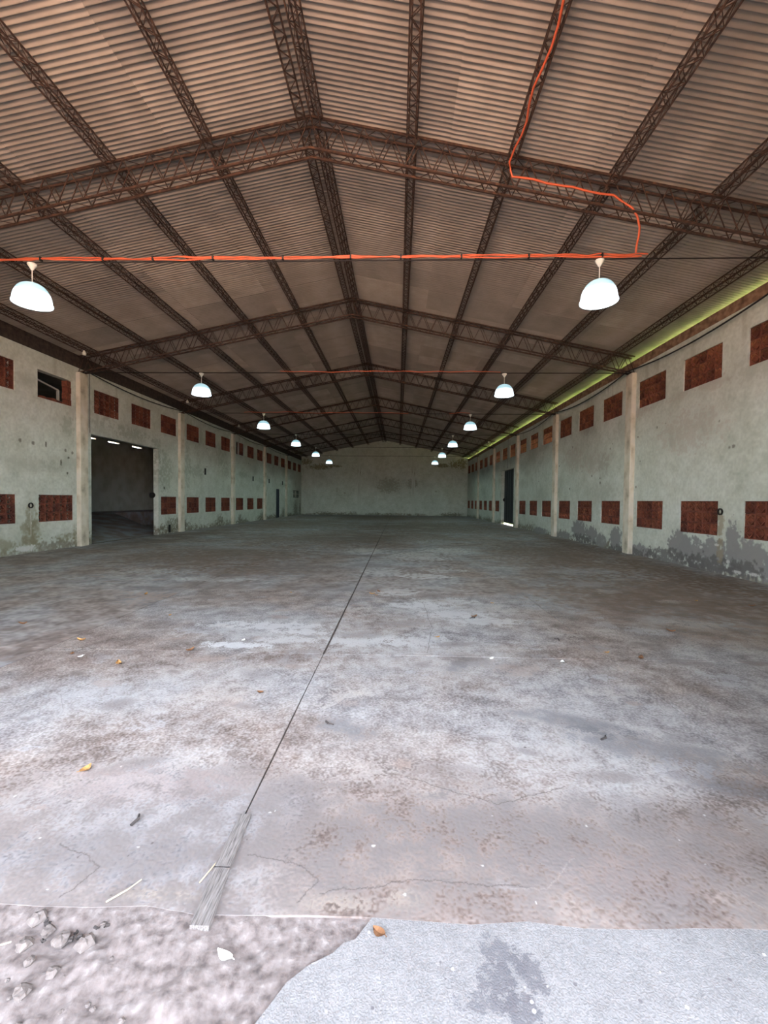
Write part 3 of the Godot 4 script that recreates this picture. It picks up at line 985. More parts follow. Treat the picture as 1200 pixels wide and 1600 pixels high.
func build_trusses() -> void:
	var ang := atan(SLOPE)
	var length := (XR - XC - 0.02) / cos(ang)
	var depth := 0.48
	var wide := 0.2
	var step := 0.215
	var n := int(length / step)
	step = length / n
	var down := Vector3(0, -depth, 0)
	# meshes in a half truss whose chord runs from the origin along +x and falls with the roof; the other half is mirrored by a half turn
	var dir := Vector3(cos(ang), -sin(ang), 0)
	var ch := begin()
	bar(ch, Vector3.ZERO, dir * length, 0.024)
	var chord := ch.commit()
	var wb := begin()
	bar(wb, Vector3.ZERO, dir * step + down, 0.0095)
	var fall := wb.commit()
	wb = begin()
	bar(wb, down, dir * step, 0.0095)
	var rise := wb.commit()
	var lc := begin()
	for i in n:
		var a := dir * step * i
		var b := dir * step * (i + 1)
		for o in [Vector3.ZERO, down]:
			if i % 2: bar(lc, a + o, b + o + Vector3(0, 0, -wide), 0.006)
			else: bar(lc, a + o + Vector3(0, 0, -wide), b + o, 0.006)
	var lacing := lc.commit()
	var first: Node3D
	for k in range(-1, 5):
		var t: Node3D
		var at := V(XC, RIDGE - 0.045, D0 + BAY * k - wide / 2)
		if first == null:
			t = thing("roof_truss", "rusty lattice roof truss with the orange cable loop, sixth from the gable wall", "roof truss", at, "steel roof trusses")
			first = t
			for s in [0, 1]:
				var half := Node3D.new()
				half.name = "rafter"
				t.add_child(half, true)
				if s:
					half.rotation.y = PI
					half.position.z = -wide
				for z in [0.0, -wide]:
					part("top_chord", chord, M.rust, half, Vector3(0, 0, z))
					part("bottom_chord", chord, M.rust, half, down + Vector3(0, 0, z))
					for i in n:
						part("web_bar", fall if i % 2 == 0 else rise, M.rust, half, dir * step * i + Vector3(0, 0, z))
				part("lacing", lacing, M.rust, half, Vector3.ZERO, true)
		else:
			t = first.duplicate()
			t.name = numbered("roof_truss")
			add_child(t)
			t.position = at
			t.set_meta("label", "rusty lattice steel roof truss, %s from the lime-washed gable wall" % NTH[4 - k])


func build_purlins() -> void:
	var ang := atan(SLOPE)
	var w := 0.065
	var deep := 0.15
	var corner := [Vector3(-w, 0, 0), Vector3(w, 0, 0), Vector3(w, -deep, 0), Vector3(-w, -deep, 0)]
	var protos := {}
	var bays := []
	bays.append([DF + 0.02, D0 - BAY - 0.1])
	for k in range(-1, 4): bays.append([D0 + BAY * k + 0.1, D0 + BAY * (k + 1) - 0.1])
	bays.append([D0 + BAY * 4 + 0.1, DB - 0.02])
	for off in [0.14, 1.62, 3.17, 4.72, 6.27, 7.8]:
		for s in [-1, 1]:
			for b in bays:
				var length: float = b[1] - b[0]
				var key := int(length * 100)
				var p: Node3D
				if not protos.has(key):
					var ch := begin()
					bar(ch, Vector3.ZERO, V(0, 0, length), 0.0125)
					var chord := ch.commit()
					var st := begin()
					var n := int(length / 0.15)
					for f in 4:
						var a: Vector3 = corner[f]
						var c: Vector3 = corner[(f + 1) % 4]
						for i in n:
							var z0 := V(0, 0, length * i / n)
							var z1 := V(0, 0, length * (i + 1) / n)
							if (i + f) % 2: bar(st, a + z0, c + z1, 0.006)
							else: bar(st, c + z0, a + z1, 0.006)
					p = thing("roof_purlin", "rusty box lattice steel purlin under the corrugated sheets", "purlin", Vector3.ZERO, "steel roof purlins")
					for c in corner: part("chord", chord, M.rust, p, c)
					part("lacing", st.commit(), M.rust, p, Vector3.ZERO, true)
					protos[key] = p
				else:
					p = protos[key].duplicate()
					p.name = numbered("roof_purlin")
					add_child(p)
				var bay_n: int = 6 - bays.find(b)
				p.set_meta("label", "rusty purlin, %s row from ridge on %s side, %s bay from gable wall" % [NTH[[0.14, 1.62, 3.17, 4.72, 6.27, 7.8].find(off)], "annex" if s < 0 else "sliding door", NTH[bay_n]])
				p.position = V(XC + s * off, RIDGE - 0.022 - SLOPE * off, b[0])
				p.rotation.z = -s * ang
	

# ------------------------------------------------------------------ annex and outside

func build_annex() -> void:
	var x0 := -16.0
	var d0 := 1.4
	var d1 := 45.3
	var st := begin()
	box(st, V(x0, -0.3, d0), V(XL - WT, -0.01, d1))
	struct("floor_annex", st.commit(), M.plain_concrete, "dark concrete floor of the annex beyond the doorway")
	# loading ramp that rises away from the doorway
	st = begin()
	var ra := V(-11.0, 0.0, 14.3)
	quad(st, V(-10.6, -0.01, 13.0), V(-10.6, -0.01, 19.6), V(-14.0, 0.75, 21.6), V(-14.0, 0.75, 13.0), Vector3(0.14, 0.99, 0).normalized())
	quad(st, V(-10.6, -0.01, 19.6), V(-14.0, 0.75, 21.6), V(-14.0, -0.01, 21.6), V(-10.6, -0.01, 19.6), Vector3(-0.3, 0, -0.95).normalized())
	quad(st, V(-14.0, 0.75, 13.0), V(-14.0, 0.75, 28.0), V(-15.95, 0.75, 28.0), V(-15.95, 0.75, 13.0), Vector3.UP)
	quad(st, V(-14.0, 0.75, 21.6), V(-14.0, 0.75, 28.0), V(-14.0, -0.01, 28.0), V(-14.0, -0.01, 21.6), Vector3.RIGHT)
	var ramp := part("loading_ramp", st.commit(), M.plain_concrete, self)
	tag(ramp, "grey concrete ramp rising into the dark annex behind the doorway", "ramp")
	st = begin()
	box(st, V(x0, -0.3, d0 - 0.2), V(XL - WT, 5.4, d0))
	struct("wall_annex_front", st.commit(), M.lime_wash)
	st = begin()
	box(st, V(x0, -0.3, d1), V(XL - WT, 5.4, d1 + 0.2))
	struct("wall_annex_back", st.commit(), M.lime_wash)
	# far wall with ventilation slits under the roof
	st = begin()
	var slits := [[22.5, 23.27], [24.26, 25.28], [26.5, 27.5]]
	var y0 := 4.56
	var y1 := 4.63
	box(st, V(x0 - 0.2, -0.3, d0 - 0.2), V(x0, y0, d1 + 0.2))
	box(st, V(x0 - 0.2, y1, d0 - 0.2), V(x0, 5.4, d1 + 0.2))
	var from := d0 - 0.2
	for s in slits:
		box(st, V(x0 - 0.2, y0, from), V(x0, y1, s[0]))
		from = s[1]
	box(st, V(x0 - 0.2, y0, from), V(x0, y1, d1 + 0.2))
	struct("wall_annex_left", st.commit(), M.lime_wash, "dark annex wall with bright ventilation slits")
	st = begin()
	box(st, V(x0 - 0.3, 5.4, d0 - 0.3), V(XL - WT, 5.5, d1 + 0.3))
	struct("ceiling_annex", st.commit(), M.sheet_b)


func build_outside() -> void:
	var st := begin()
	box(st, V(-90, -0.6, -90), V(90, -0.14, 110))
	struct("ground", st.commit(), M.yard, "reddish yard soil around the warehouse")
	st = begin()
	box(st, V(XR + WT + 0.02, -0.3, 1.0), V(26.0, -0.11, 60.0))
	var green_strip := part("added_green_strip", st.commit(), M.added_grass, self)  # unseen strip, added so that light bounced to the eave turns green
	tag(green_strip, "unseen green strip added outside the sliding door wall to tint bounced light", "added_grass")
	green_strip.set_meta("kind", "stuff")
	# one leaf spray, shared by all crowns
	var r := RandomNumberGenerator.new()
	r.seed = 77
	var sp := begin()
	for i in 130:
		var c := Vector3(r.randf_range(-1, 1), r.randf_range(-1, 1), r.randf_range(-1, 1))
		if c.length() > 1.0: continue
		c *= 0.75
		var u := Vector3(r.randf_range(-1, 1), r.randf_range(-0.7, 0.3), r.randf_range(-1, 1)).normalized()
		var w := u.cross(Vector3(r.randf_range(-1, 1), 1, r.randf_range(-1, 1))).normalized()
		var l := r.randf_range(0.13, 0.22)
		var n := u.cross(w).normalized()
		var tip := c + u * l
		var m := c + u * l * 0.45
		quad(sp, c, m + w * l * 0.28 + n * 0.01, tip, m - w * l * 0.28 + n * 0.01, n)
	var spray := sp.commit()
	var n_tree := 0
	for t in [[10.0, 8.0, 6.6], [10.2, 12.4, 7.2], [9.9, 17.0, 6.8], [10.3, 22.0, 7.4], [10.1, 28.0, 6.6], [10.6, 35.0, 7.0], [10.4, 42.0, 6.4]]:
		var node := thing("tree", "leafy green tree seen through the gap under the eave", "tree", V(t[0], -0.10, t[1]), "trees along the outside of the wall")
		var tr := begin()
		bar(tr, Vector3.ZERO, Vector3(0.1, t[2] - 1.5, 0.1), 0.14, 8)
		for k in 5:
			var a := TAU * k / 5.0 + n_tree
			bar(tr, Vector3(0.07, t[2] * 0.45, 0.07), Vector3(cos(a) * 1.3, t[2] * 0.8, sin(a) * 1.6), 0.05, 6)
		part("trunk", tr.commit(), M.bark, node)
		var mm := MultiMesh.new()
		mm.transform_format = MultiMesh.TRANSFORM_3D
		mm.mesh = spray
		mm.instance_count = 90
		for i in 90:
			var dir := Vector3(r.randf_range(-1, 1), r.randf_range(-1, 1), r.randf_range(-1, 1))
			while dir.length() > 1.0: dir = Vector3(r.randf_range(-1, 1), r.randf_range(-1, 1), r.randf_range(-1, 1))
			var at := Vector3(0, t[2] * 0.82, 0) + dir * Vector3(2.1, 2.3, 2.9)
			mm.set_instance_transform(i, Transform3D(Basis(Vector3(r.randf(), r.randf(), r.randf()).normalized(), r.randf() * TAU), at))
		var crown := MultiMeshInstance3D.new()
		crown.multimesh = mm
		crown.material_override = M.foliage
		crown.name = "foliage"
		crown.set_meta("kind", "stuff")
		node.add_child(crown)
		n_tree += 1


# ------------------------------------------------------------------ vents of pierced terracotta blocks

# one block in its own axes: x along the wall, y up, z towards the hall; shut: slats fall outwards
func block_mesh(bw: float, bh: float, open: bool) -> ArrayMesh:
	var st := begin()
	var t := 0.022
	var z0 := -0.11
	var a := bw / 2 - 0.004
	var b := bh / 2 - 0.004
	box(st, Vector3(-a, -b, z0), Vector3(a, -b + t, 0))
	box(st, Vector3(-a, b - t, z0), Vector3(a, b, 0))
	box(st, Vector3(-a, -b + t, z0), Vector3(-a + t, b - t, 0))
	box(st, Vector3(a - t, -b + t, z0), Vector3(a, b - t, 0))
	var h := b - t
	var w := a - t
	for k in (1 if open else 3):
		var y := 0.0 if open else -h + (k + 0.5) * 2 * h / 3
		var rise := 0.085 if not open else -0.03
		# a slanted slat
		var p := Vector3(-w, y + rise * 0.5, -0.02)
		var q := Vector3(-w, y - rise * 0.5, z0 + 0.01)
		var n := (p - q).cross(Vector3.RIGHT).normalized()
		if n.y < 0: n = -n
		var e := Vector3(2 * w, 0, 0)
		quad(st, p + n * 0.006, p + e + n * 0.006, q + e + n * 0.006, q + n * 0.006, n)
		quad(st, p - n * 0.006, p + e - n * 0.006, q + e - n * 0.006, q - n * 0.006, -n)
		quad(st, p - n * 0.006, p + e - n * 0.006, p + e + n * 0.006, p + n * 0.006, Vector3.BACK)
	# the lozenge on its face
	var c := [Vector3(0, h, -0.008), Vector3(w, 0, -0.008), Vector3(0, -h, -0.008), Vector3(-w, 0, -0.008)]
	for k in 4: bar(st, c[k], c[(k + 1) % 4], 0.011)
	return st.commit()


func build_vents() -> void:
	var cols := 5
	var rows := 3
	var bw := 1.3 / cols
	var meshes := {}
	for up in [true, false]:
		var v := V_UP if up else V_LOW
		var bh := (v.y - v.x) / rows
		meshes[up] = [block_mesh(bw, bh, false), block_mesh(bw, bh, true)]
	var mats := [M.terracotta, M.terracotta_dark, M.terracotta, M.terracotta_pale]
	var jobs := []
	for bay in range(-1, 5):
		for i in 3:
			if not (bay == -1 and i == 2): jobs.append([-1, bay, i, true])
			jobs.append([1, bay, i, true])
	for p in LEFT_LOW: jobs.append([-1, p[0], p[1], false])
	for p in RIGHT_LOW: jobs.append([1, p[0], p[1], false])
	for j in jobs:
		var s: int = j[0]
		var up: bool = j[3]
		var v := V_UP if up else V_LOW
		var bh := (v.y - v.x) / rows
		var half: bool = s < 0 and up and j[1] == 2 and j[2] == 0
		var lit: bool = s > 0 and up and (j[1] == 1 and j[2] == 2 or j[1] == 1 and j[2] == 1 or j[1] == 1 and j[2] == 0 or j[1] == 2)
		var label := "%s terracotta vent panel, %s wall, %s bay from gable wall, %s" % ["upper" if up else "lower", "annex doorway" if s < 0 else "sliding door", NTH[4 - j[1]], ["farthest from it", "middle one", "nearest to it"][j[2]]]
		if half: label = "half-empty terracotta vent panel with a pale upright, above the annex side wall"
		if lit: label = "vent panel with daylight in its lower blocks, %s bay from gable wall, %s" % [NTH[4 - j[1]], ["farthest from gable", "middle one", "nearest the gable"][j[2]]]
		var at := V(XL if s < 0 else XR, v.x, vent_d(j[1], j[2]) + 0.65)
		var t := thing("vent_panel", label, "vent", at, "" if half else ("vent panels with daylight showing" if lit else "%s vent panels %s" % ["upper" if up else "lower", "annex wall" if s < 0 else "sliding door wall"]))
		t.rotation.y = PI / 2 if s < 0 else -PI / 2
		for y in rows:
			for x in cols:
				if half and x < 2: continue
				var open: bool = s < 0 or lit and y < 2
				part("block", meshes[up][1 if open else 0], mats[rng.randi() % 4], t, Vector3(-0.65 + (x + 0.5) * bw, (y + 0.5) * bh, -0.02 - rng.randf() * 0.006))
		var mo := begin()
		for y in rows + 1: box(mo, Vector3(-0.65 + (2 * bw if half else 0.0), y * bh - 0.007, -0.10), Vector3(0.65, y * bh + 0.007, -0.035))
		for x in range(2 if half else 0, cols + 1): box(mo, Vector3(-0.65 + x * bw - 0.007, 0, -0.10), Vector3(-0.65 + x * bw + 0.007, rows * bh, -0.035))
		part("mortar", mo.commit(), M.terracotta_dark, t)
		if half:
			var st := begin()
			box(st, Vector3(-0.65 + 2 * bw - 0.05, 0.0, -0.09), Vector3(-0.65 + 2 * bw + 0.03, v.y - v.x, -0.01))
			part("upright", st.commit(), M.pale_frame, t)


# ------------------------------------------------------------------ doors, windows

func build_doors() -> void:
	# sliding door of dark sheet steel, on the outer face of the wall; daylight below it
	var st := begin()
	box(st, V(XR + WT + 0.02, 0.09, DOOR_R.position.x - 0.15), V(XR + WT + 0.06, DOOR_R.end.y + 0.1, DOOR_R.end.x + 0.1))
	var leaf := st.commit()
	var door := Node3D.new()
	door.name = "door_1"
	add_child(door)
	door.set_meta("kind", "structure")
	door.set_meta("label", "dark steel sliding door with daylight under it")
	part("leaf", leaf, M.door_dark, door)
	for k in 6:
		var rb := begin()
		var d := DOOR_R.position.x + 0.1 + k * 0.6
		box(rb, V(XR + WT - 0.005, 0.12, d), V(XR + WT + 0.025, DOOR_R.end.y, d + 0.04))
		part("rib", rb.commit(), M.door_dark, door)
	var rl := begin()
	box(rl, V(XR + WT + 0.02, 3.66, 26.4), V(XR + WT + 0.1, 3.74, 33.6))
	part("track", rl.commit(), M.dark_iron, door)
	# narrow plank door on the other wall, shut
	var d2 := Node3D.new()
	d2.name = "door_2"
	add_child(d2)
	d2.set_meta("kind", "structure")
	d2.set_meta("label", "narrow dark blue steel door in the wall")
	st = begin()
	box(st, V(XL - 0.12, 0.0, DOOR_S.position.x + 0.04), V(XL - 0.08, DOOR_S.end.y - 0.04, DOOR_S.end.x - 0.04))
	part("leaf", st.commit(), M.door_blue, d2)
	st = begin()
	box(st, V(XL - 0.14, 0.0, DOOR_S.position.x), V(XL - 0.04, DOOR_S.end.y, DOOR_S.position.x + 0.04))
	box(st, V(XL - 0.14, 0.0, DOOR_S.end.x - 0.04), V(XL - 0.04, DOOR_S.end.y, DOOR_S.end.x))
	box(st, V(XL - 0.14, DOOR_S.end.y - 0.04, DOOR_S.position.x), V(XL - 0.04, DOOR_S.end.y, DOOR_S.end.x))
	part("frame", st.commit(), M.door_blue, d2)
	st = begin()
	box(st, V(XL - 0.08, 1.0, DOOR_S.position.x + 0.1), V(XL - 0.03, 1.04, DOOR_S.position.x + 0.2))
	part("handle", st.commit(), M.dark_iron, d2)
	# small window near the corner
	var wn := Node3D.new()
	wn.name = "window_1"
	add_child(wn)
	wn.set_meta("kind", "structure")
	wn.set_meta("label", "small dark barred window near the far corner")
	st = begin()
	var a := WINDOW.position.x
	var b := WINDOW.end.x
	var y0 := WINDOW.position.y
	var y1 := WINDOW.end.y
	for q in [[a, a + 0.05, y0, y1], [b - 0.05, b, y0, y1], [a, b, y0, y0 + 0.04], [a, b, y1 - 0.04, y1]]:
		box(st, V(XL - 0.12, q[2], q[0]), V(XL - 0.06, q[3], q[1]))
	part("window_frame", st.commit(), M.dark_iron, wn)
	for k in 2:
		st = begin()
		if k: box(st, V(XL - 0.11, (y0 + y1) / 2 - 0.02, a), V(XL - 0.07, (y0 + y1) / 2 + 0.02, b))
		else: box(st, V(XL - 0.11, y0, (a + b) / 2 - 0.05), V(XL - 0.07, y1, (a + b) / 2 + 0.05))
		part("glazing_bar", st.commit(), M.pilaster, wn)
	for i in 2:
		for j in 2:
			st = begin()
			box(st, V(XL - 0.095, lerpf(y0, y1, j * 0.5), lerpf(a, b, i * 0.5)), V(XL - 0.089, lerpf(y0, y1, j * 0.5 + 0.5), lerpf(a, b, i * 0.5 + 0.5)))
			part("pane", st.commit(), M.window_glass, wn)
	# the empty vent hole: broken brick reveal and an old pale frame hanging in it
	var r := vent_rect(-1, 2, true)
	var hole := thing("broken_vent_edge", "broken brick edge of the empty vent hole beside the first pilaster", "bricks", V(XL, r.position.y, r.end.x))
	for k in 4:
		st = begin()
		var yy := k * 0.185
		box(st, Vector3(-WT + 0.01, yy + 0.004, 0.02), Vector3(-0.02 - 0.012 * (k % 2), yy + 0.178, 0.16 + 0.02 * (k % 2)))
		part("brick", st.commit(), M.terracotta_pale if k % 2 else M.terracotta, hole)
	for k in 5:
		st = begin()
		box(st, Vector3(-WT + 0.01, 0.0, 0.2 + k * 0.2), Vector3(-0.02 - 0.012 * (k % 2), 0.05 + 0.018 * (k % 3), 0.39 + k * 0.2))
		part("brick", st.commit(), M.terracotta_dark if k % 2 else M.terracotta, hole)
	var fr := thing("old_frame", "pale bent metal frame hanging inside the empty vent hole", "frame", V(XL - WT, r.position.y, r.end.x - 0.28))
	st = begin()
	box(st, Vector3(-0.05, 0.03, -0.03), Vector3(0.0, 0.42, 0.03))
	part("upright", st.commit(), M.pale_frame, fr)
	st = begin()
	bar(st, Vector3(-0.025, 0.42, 0.0), Vector3(-0.025, 0.56, 0.92), 0.03)
	part("crossbar", st.commit(), M.pale_frame, fr)
	st = begin()
	box(st, Vector3(-0.05, 0.56, 0.88), Vector3(0.0, 0.72, 0.94))
	part("upright", st.commit(), M.pale_frame, fr)


# ------------------------------------------------------------------ lamps

func build_lamps() -> void:
	var rim := 4.66
	var prof_low := []
	var prof_top := []
	var R := 0.272
	var H := 0.335
	# dome of clear ribbed acrylic: the lower two thirds glow white, the crown is paler
	for i in 13:
		var t := i / 12.0
		var a := t * PI / 2
		var p := Vector2(R * pow(cos(a), 0.75) if t < 1.0 else 0.0, 0.03 + (H - 0.03) * pow(sin(a), 1.05))
		if i <= 4: prof_low.append(p)
		if i >= 4: prof_top.append(p)
	var skirt: Array = [Vector2(R + 0.012, 0.0), Vector2(R + 0.012, 0.022), Vector2(R, 0.03)]
	var low := lathe(prof_low, 32)
	var top := lathe(prof_top, 32)
	var ring := lathe(skirt, 32)
	var canopy := lathe([Vector2(0.006, -0.10), Vector2(0.022, -0.085), Vector2(0.068, -0.01), Vector2(0.068, 0.01), Vector2(0.0, 0.012)], 16)
	var bulb := lathe([Vector2(0.0, 0.05), Vector2(0.06, 0.07), Vector2(0.085, 0.13), Vector2(0.07, 0.19), Vector2(0.03, 0.25), Vector2(0.03, 0.30)], 16)
	var cd := begin()
	bar(cd, Vector3(0, H - 0.005, 0), Vector3(0, TIE_Y - rim - 0.09, 0), 0.007, 6)
	var cord := cd.commit()
	for k in range(-1, 5):
		for s in [-1, 1]:
			var d := D0 + BAY * k
			var x: float = XC + s * 4.58
			var label := "glowing white dome lamp under the %s truss from the gable wall" % NTH[4 - k]
			var t := thing("pendant_lamp", label + (", annex side" if s < 0 else ", sliding door side"), "lamp", V(x, rim, d), "dome lamps, annex side" if s < 0 else "dome lamps, sliding door side")
			part("diffuser", low, M.lamp_glow, t)
			part("crown", top, M.lamp_cap, t)
			part("rim", ring, M.lamp_glow, t)
			part("bulb", bulb, M.lamp_bulb, t)
			part("cord", cord, M.white_plastic, t)
			part("canopy", canopy, M.white_plastic, t, Vector3(0, TIE_Y - rim - 0.027, 0))
			var l := SpotLight3D.new()
			l.name = "light"
			t.add_child(l)
			l.position = Vector3(0, -0.02, 0)
			l.rotation.x = -PI / 2
			l.light_color = Color(0.84, 1.0, 0.96)
			l.light_energy = 0.26
			l.light_size = 0.2
			l.spot_range = 60.0
			l.spot_angle = 84.0
			l.spot_attenuation = 2.0
			l.spot_angle_attenuation = 0.4
			l.shadow_enabled = true


# ------------------------------------------------------------------ cables

func wavy(a: Vector3, b: Vector3, n: int, amp: float, seed_: int, off: Vector3) -> PackedVector3Array:
	var nz := FastNoiseLite.new()
	nz.seed = seed_
	nz.frequency = 0.9
	var out := PackedVector3Array()
	for i in n + 1:
		var p := a.lerp(b, float(i) / n)
		out.append(p + off + Vector3(0, nz.get_noise_1d(p.x + p.z) * amp, nz.get_noise_1d(p.x + p.z + 70.0) * amp * 0.3))
	return out


func sag(a: Vector3, b: Vector3, drop: float, n := 16) -> PackedVector3Array:
	var out := PackedVector3Array()
	for i in n + 1:
		var t := float(i) / n
		out.append(a.lerp(b, t) + Vector3(0, -drop * 4.0 * t * (1.0 - t), 0))
	return out


func build_cables() -> void:
	# tie rods from wall to wall under each truss
	for k in range(-1, 5):
		var d := D0 + BAY * k
		var st := begin()
		bar(st, V(XL - 0.02, TIE_Y, d), V(XR + 0.02, TIE_Y, d), 0.011 if k == -1 else 0.013, 6)
		var t := part("tie_rod", st.commit(), M.dark_iron, self)
		tag(t, "thin dark tie rod across the hall under the %s truss from the gable wall" % NTH[4 - k], "tie rod", "tie rods across the hall")
	# orange cables bound along the first rod
	var d1 := D0 - BAY
	var run := thing("orange_cable_bundle", "thick bundle of orange cables bound along the first tie rod", "cable", V(XC, TIE_Y, d1))
	var o := Vector3.ZERO
	for c in [[-9.6, 3.85, 0.012, Vector3(0, 0.045, 0.034), 3, 0.05], [-9.6, 3.75, 0.012, Vector3(0, 0.022, 0.036), 4, 0.04], [-9.6, 3.6, 0.010, Vector3(0, 0.03, 0.052), 5, 0.05], [1.5, 3.7, 0.010, Vector3(0, 0.01, 0.05), 6, 0.03]]:
		part("cable", tube(wavy(Vector3(c[0] - XC, 0, 0), Vector3(c[1] - XC, 0, 0), 90, c[5], c[4], c[3]), c[2], 7), M.orange, run)
	var tie := begin()
	box(tie, Vector3(-0.012, 0.0, 0.016), Vector3(0.012, 0.062, 0.07))
	var tie_mesh := tie.commit()
	for i in 13: part("cable_tie", tie_mesh, M.black_cable, run, Vector3(-7.6 + i * 1.02 + rng.randf_range(-0.2, 0.2), 0, 0))
	# the loop from the roof: along a purlin, along the truss, down to the rod
	var px := XC + 3.13
	var py := roof_y(px) - 0.20
	var loop := PackedVector3Array()
	for i in 24:
		var d := lerpf(DF + 0.1, d1 - 0.2, i / 23.0)
		loop.append(V(px + 0.03 * sin(i * 1.3), py + 0.015 * sin(i * 2.1), d))
	var bottom := func(x: float) -> float: return roof_y(x) - 0.045 - 0.48
	loop.append(V(px, bottom.call(px) + 0.22, d1 - 0.15))
	loop.append(V(px + 0.03, bottom.call(px) + 0.13, d1 - 0.14))
	for i in 8:
		var x := lerpf(px + 0.15, 3.25, i / 7.0)
		loop.append(V(x, bottom.call(x) + 0.15 + 0.012 * sin(i * 2.0), d1 - 0.14))
	for q in [[3.42, 6.14], [3.56, 6.05], [3.64, 5.92], [3.68, 5.76], [3.67, 5.62], [3.64, 5.48], [3.63, 5.36]]:
		loop.append(V(q[0], q[1], d1 - 0.10))
	var lp := part("orange_cable_loop", tube(loop, 0.016, 8), M.orange, self)
	tag(lp, "orange cable running along a purlin and looping down to the tie rod", "cable")
	# thinner orange leads on the next rods
	for q in [[0, -3.6, 3.0], [1, -6.9, 0.4], [1, 2.2, 3.1]]:
		var d: float = D0 + BAY * q[0]
		var t := part("orange_lead", tube(wavy(V(q[1], TIE_Y, d), V(q[2], TIE_Y, d), 30, 0.05, 9 + q[0], Vector3(0, 0.03, 0.034)), 0.012, 5), M.orange, self)
		tag(t, "thin orange lead along a tie rod farther inside the hall", "cable", "orange leads")
	# black supply cable slung from pilaster to pilaster
	for s in [-1, 1]:
		var x: float = XL + 0.16 if s < 0 else XR - 0.16
		for k in range(-1, 4):
			var a := V(x, 5.40, D0 + BAY * k)
			var b := V(x, 5.40, D0 + BAY * (k + 1))
			var drop := 0.16 if s < 0 else 0.22
			if s > 0 and k == -1:
				a = V(x, 5.55, D0 - BAY)
				drop = 0.24
			if s < 0 and k == -1: continue
			if s > 0 and k > 1: continue
			var t := part("black_cable", tube(sag(a, b, drop), 0.018, 6), M.black_cable, self)
			tag(t, "black cable sagging between pilasters on the wall with the %s" % ("annex doorway" if s < 0 else "sliding door"), "cable", "black wall cables %s" % ("annex" if s < 0 else "door"))


# ------------------------------------------------------------------ small things on the walls

func build_wall_bits() -> void:
	# thin conduits
	for c in [[XL, 13.98, 3.55, 5.42, "thin grey conduit running down to the annex doorway"], [XR, 28.6, 3.6, 5.45, "thin dark conduit above the sliding door"]]:
		var st := begin()
		var x: float = c[0] + (0.015 if c[0] < 0 else -0.015)
		bar(st, V(x, c[2], c[1]), V(x, c[3], c[1]), 0.012, 6)
		tag(part("conduit", st.commit(), M.grey_pvc, self), c[4], "conduit")
	# dark discs standing in for the hollow notches in both doorway jambs
	for c in [[XL - 0.21, 1.62, DOOR_L.end.x - 0.06, "round dark disc standing in for the notch in the annex doorway jamb"], [XR + 0.21, 1.62, DOOR_R.end.x - 0.06, "round dark disc standing in for the notch beside the sliding door"]]:
		var t := thing("notch_disc", c[3], "jamb_notch", V(c[0], c[1], c[2]))
		var disc := part("plate", lathe([Vector2(0, 0.0), Vector2(0.12, 0.0), Vector2(0.12, 0.03), Vector2(0.1, 0.05), Vector2(0, 0.05)], 20), M.dark_iron, t)
		disc.rotation.x = PI / 2
		var st := begin()
		bar(st, Vector3(-0.06, 0.0, 0.05), Vector3(0.06, 0.0, 0.05), 0.02, 6)
		part("disc_bar", st.commit(), M.dark_iron, t)
	# pipe stubs that drip down the walls
	for c in [[XL, 1.27, 11.66, -1.0], [XR, 1.33, 9.82, 1.0]]:
		var t := thing("drain_pipe_stub", "dark pipe end with a drip stain in the wall %s" % ("near the annex doorway" if c[3] < 0 else "with the bare grey patches"), "pipe", V(c[0], c[1], c[2]))
		var p := part("pipe", lathe([Vector2(0.045, -0.12), Vector2(0.075, -0.12), Vector2(0.075, 0.03), Vector2(0.05, 0.03), Vector2(0.05, -0.1), Vector2(0.0, -0.1)], 16), M.dark_iron, t)
		p.rotation.z = PI / 2 * c[3]
	# empty socket boxes along the annex wall
	var st2 := begin()
	box(st2, Vector3(-0.01, -0.16, -0.05), Vector3(0.045, 0.16, 0.05))
	var sock := st2.commit()
	for d in [22.47, 29.97, 33.71, 37.65]:
		var t := part("switch_box", sock, M.dark_iron, self, V(XL, 2.87, d))
		tag(t, "small black switch box on the annex side wall", "switch box", "switch boxes")
	var fl := part("floor_outlet", sock, M.dark_iron, self, V(XL, 0.2, 18.9))
	tag(fl, "small black box at the foot of the wall past the annex doorway", "outlet")
	# little white insulators along the eave purlins
	for q in [[XC - 7.75, 12.9], [XC - 7.75, 19.3], [XC - 7.75, 25.6], [XC + 7.8, 32.0]]:
		var t := part("insulator", lathe([Vector2(0.0, -0.06), Vector2(0.05, -0.05), Vector2(0.055, 0.0), Vector2(0.03, 0.05), Vector2(0.02, 0.08)], 12), M.white_plastic, self, V(q[0], roof_y(q[0]) - 0.255, q[1]))
		tag(t, "small white insulator under the purlin above the wall top", "insulator", "insulators")


# ------------------------------------------------------------------ litter

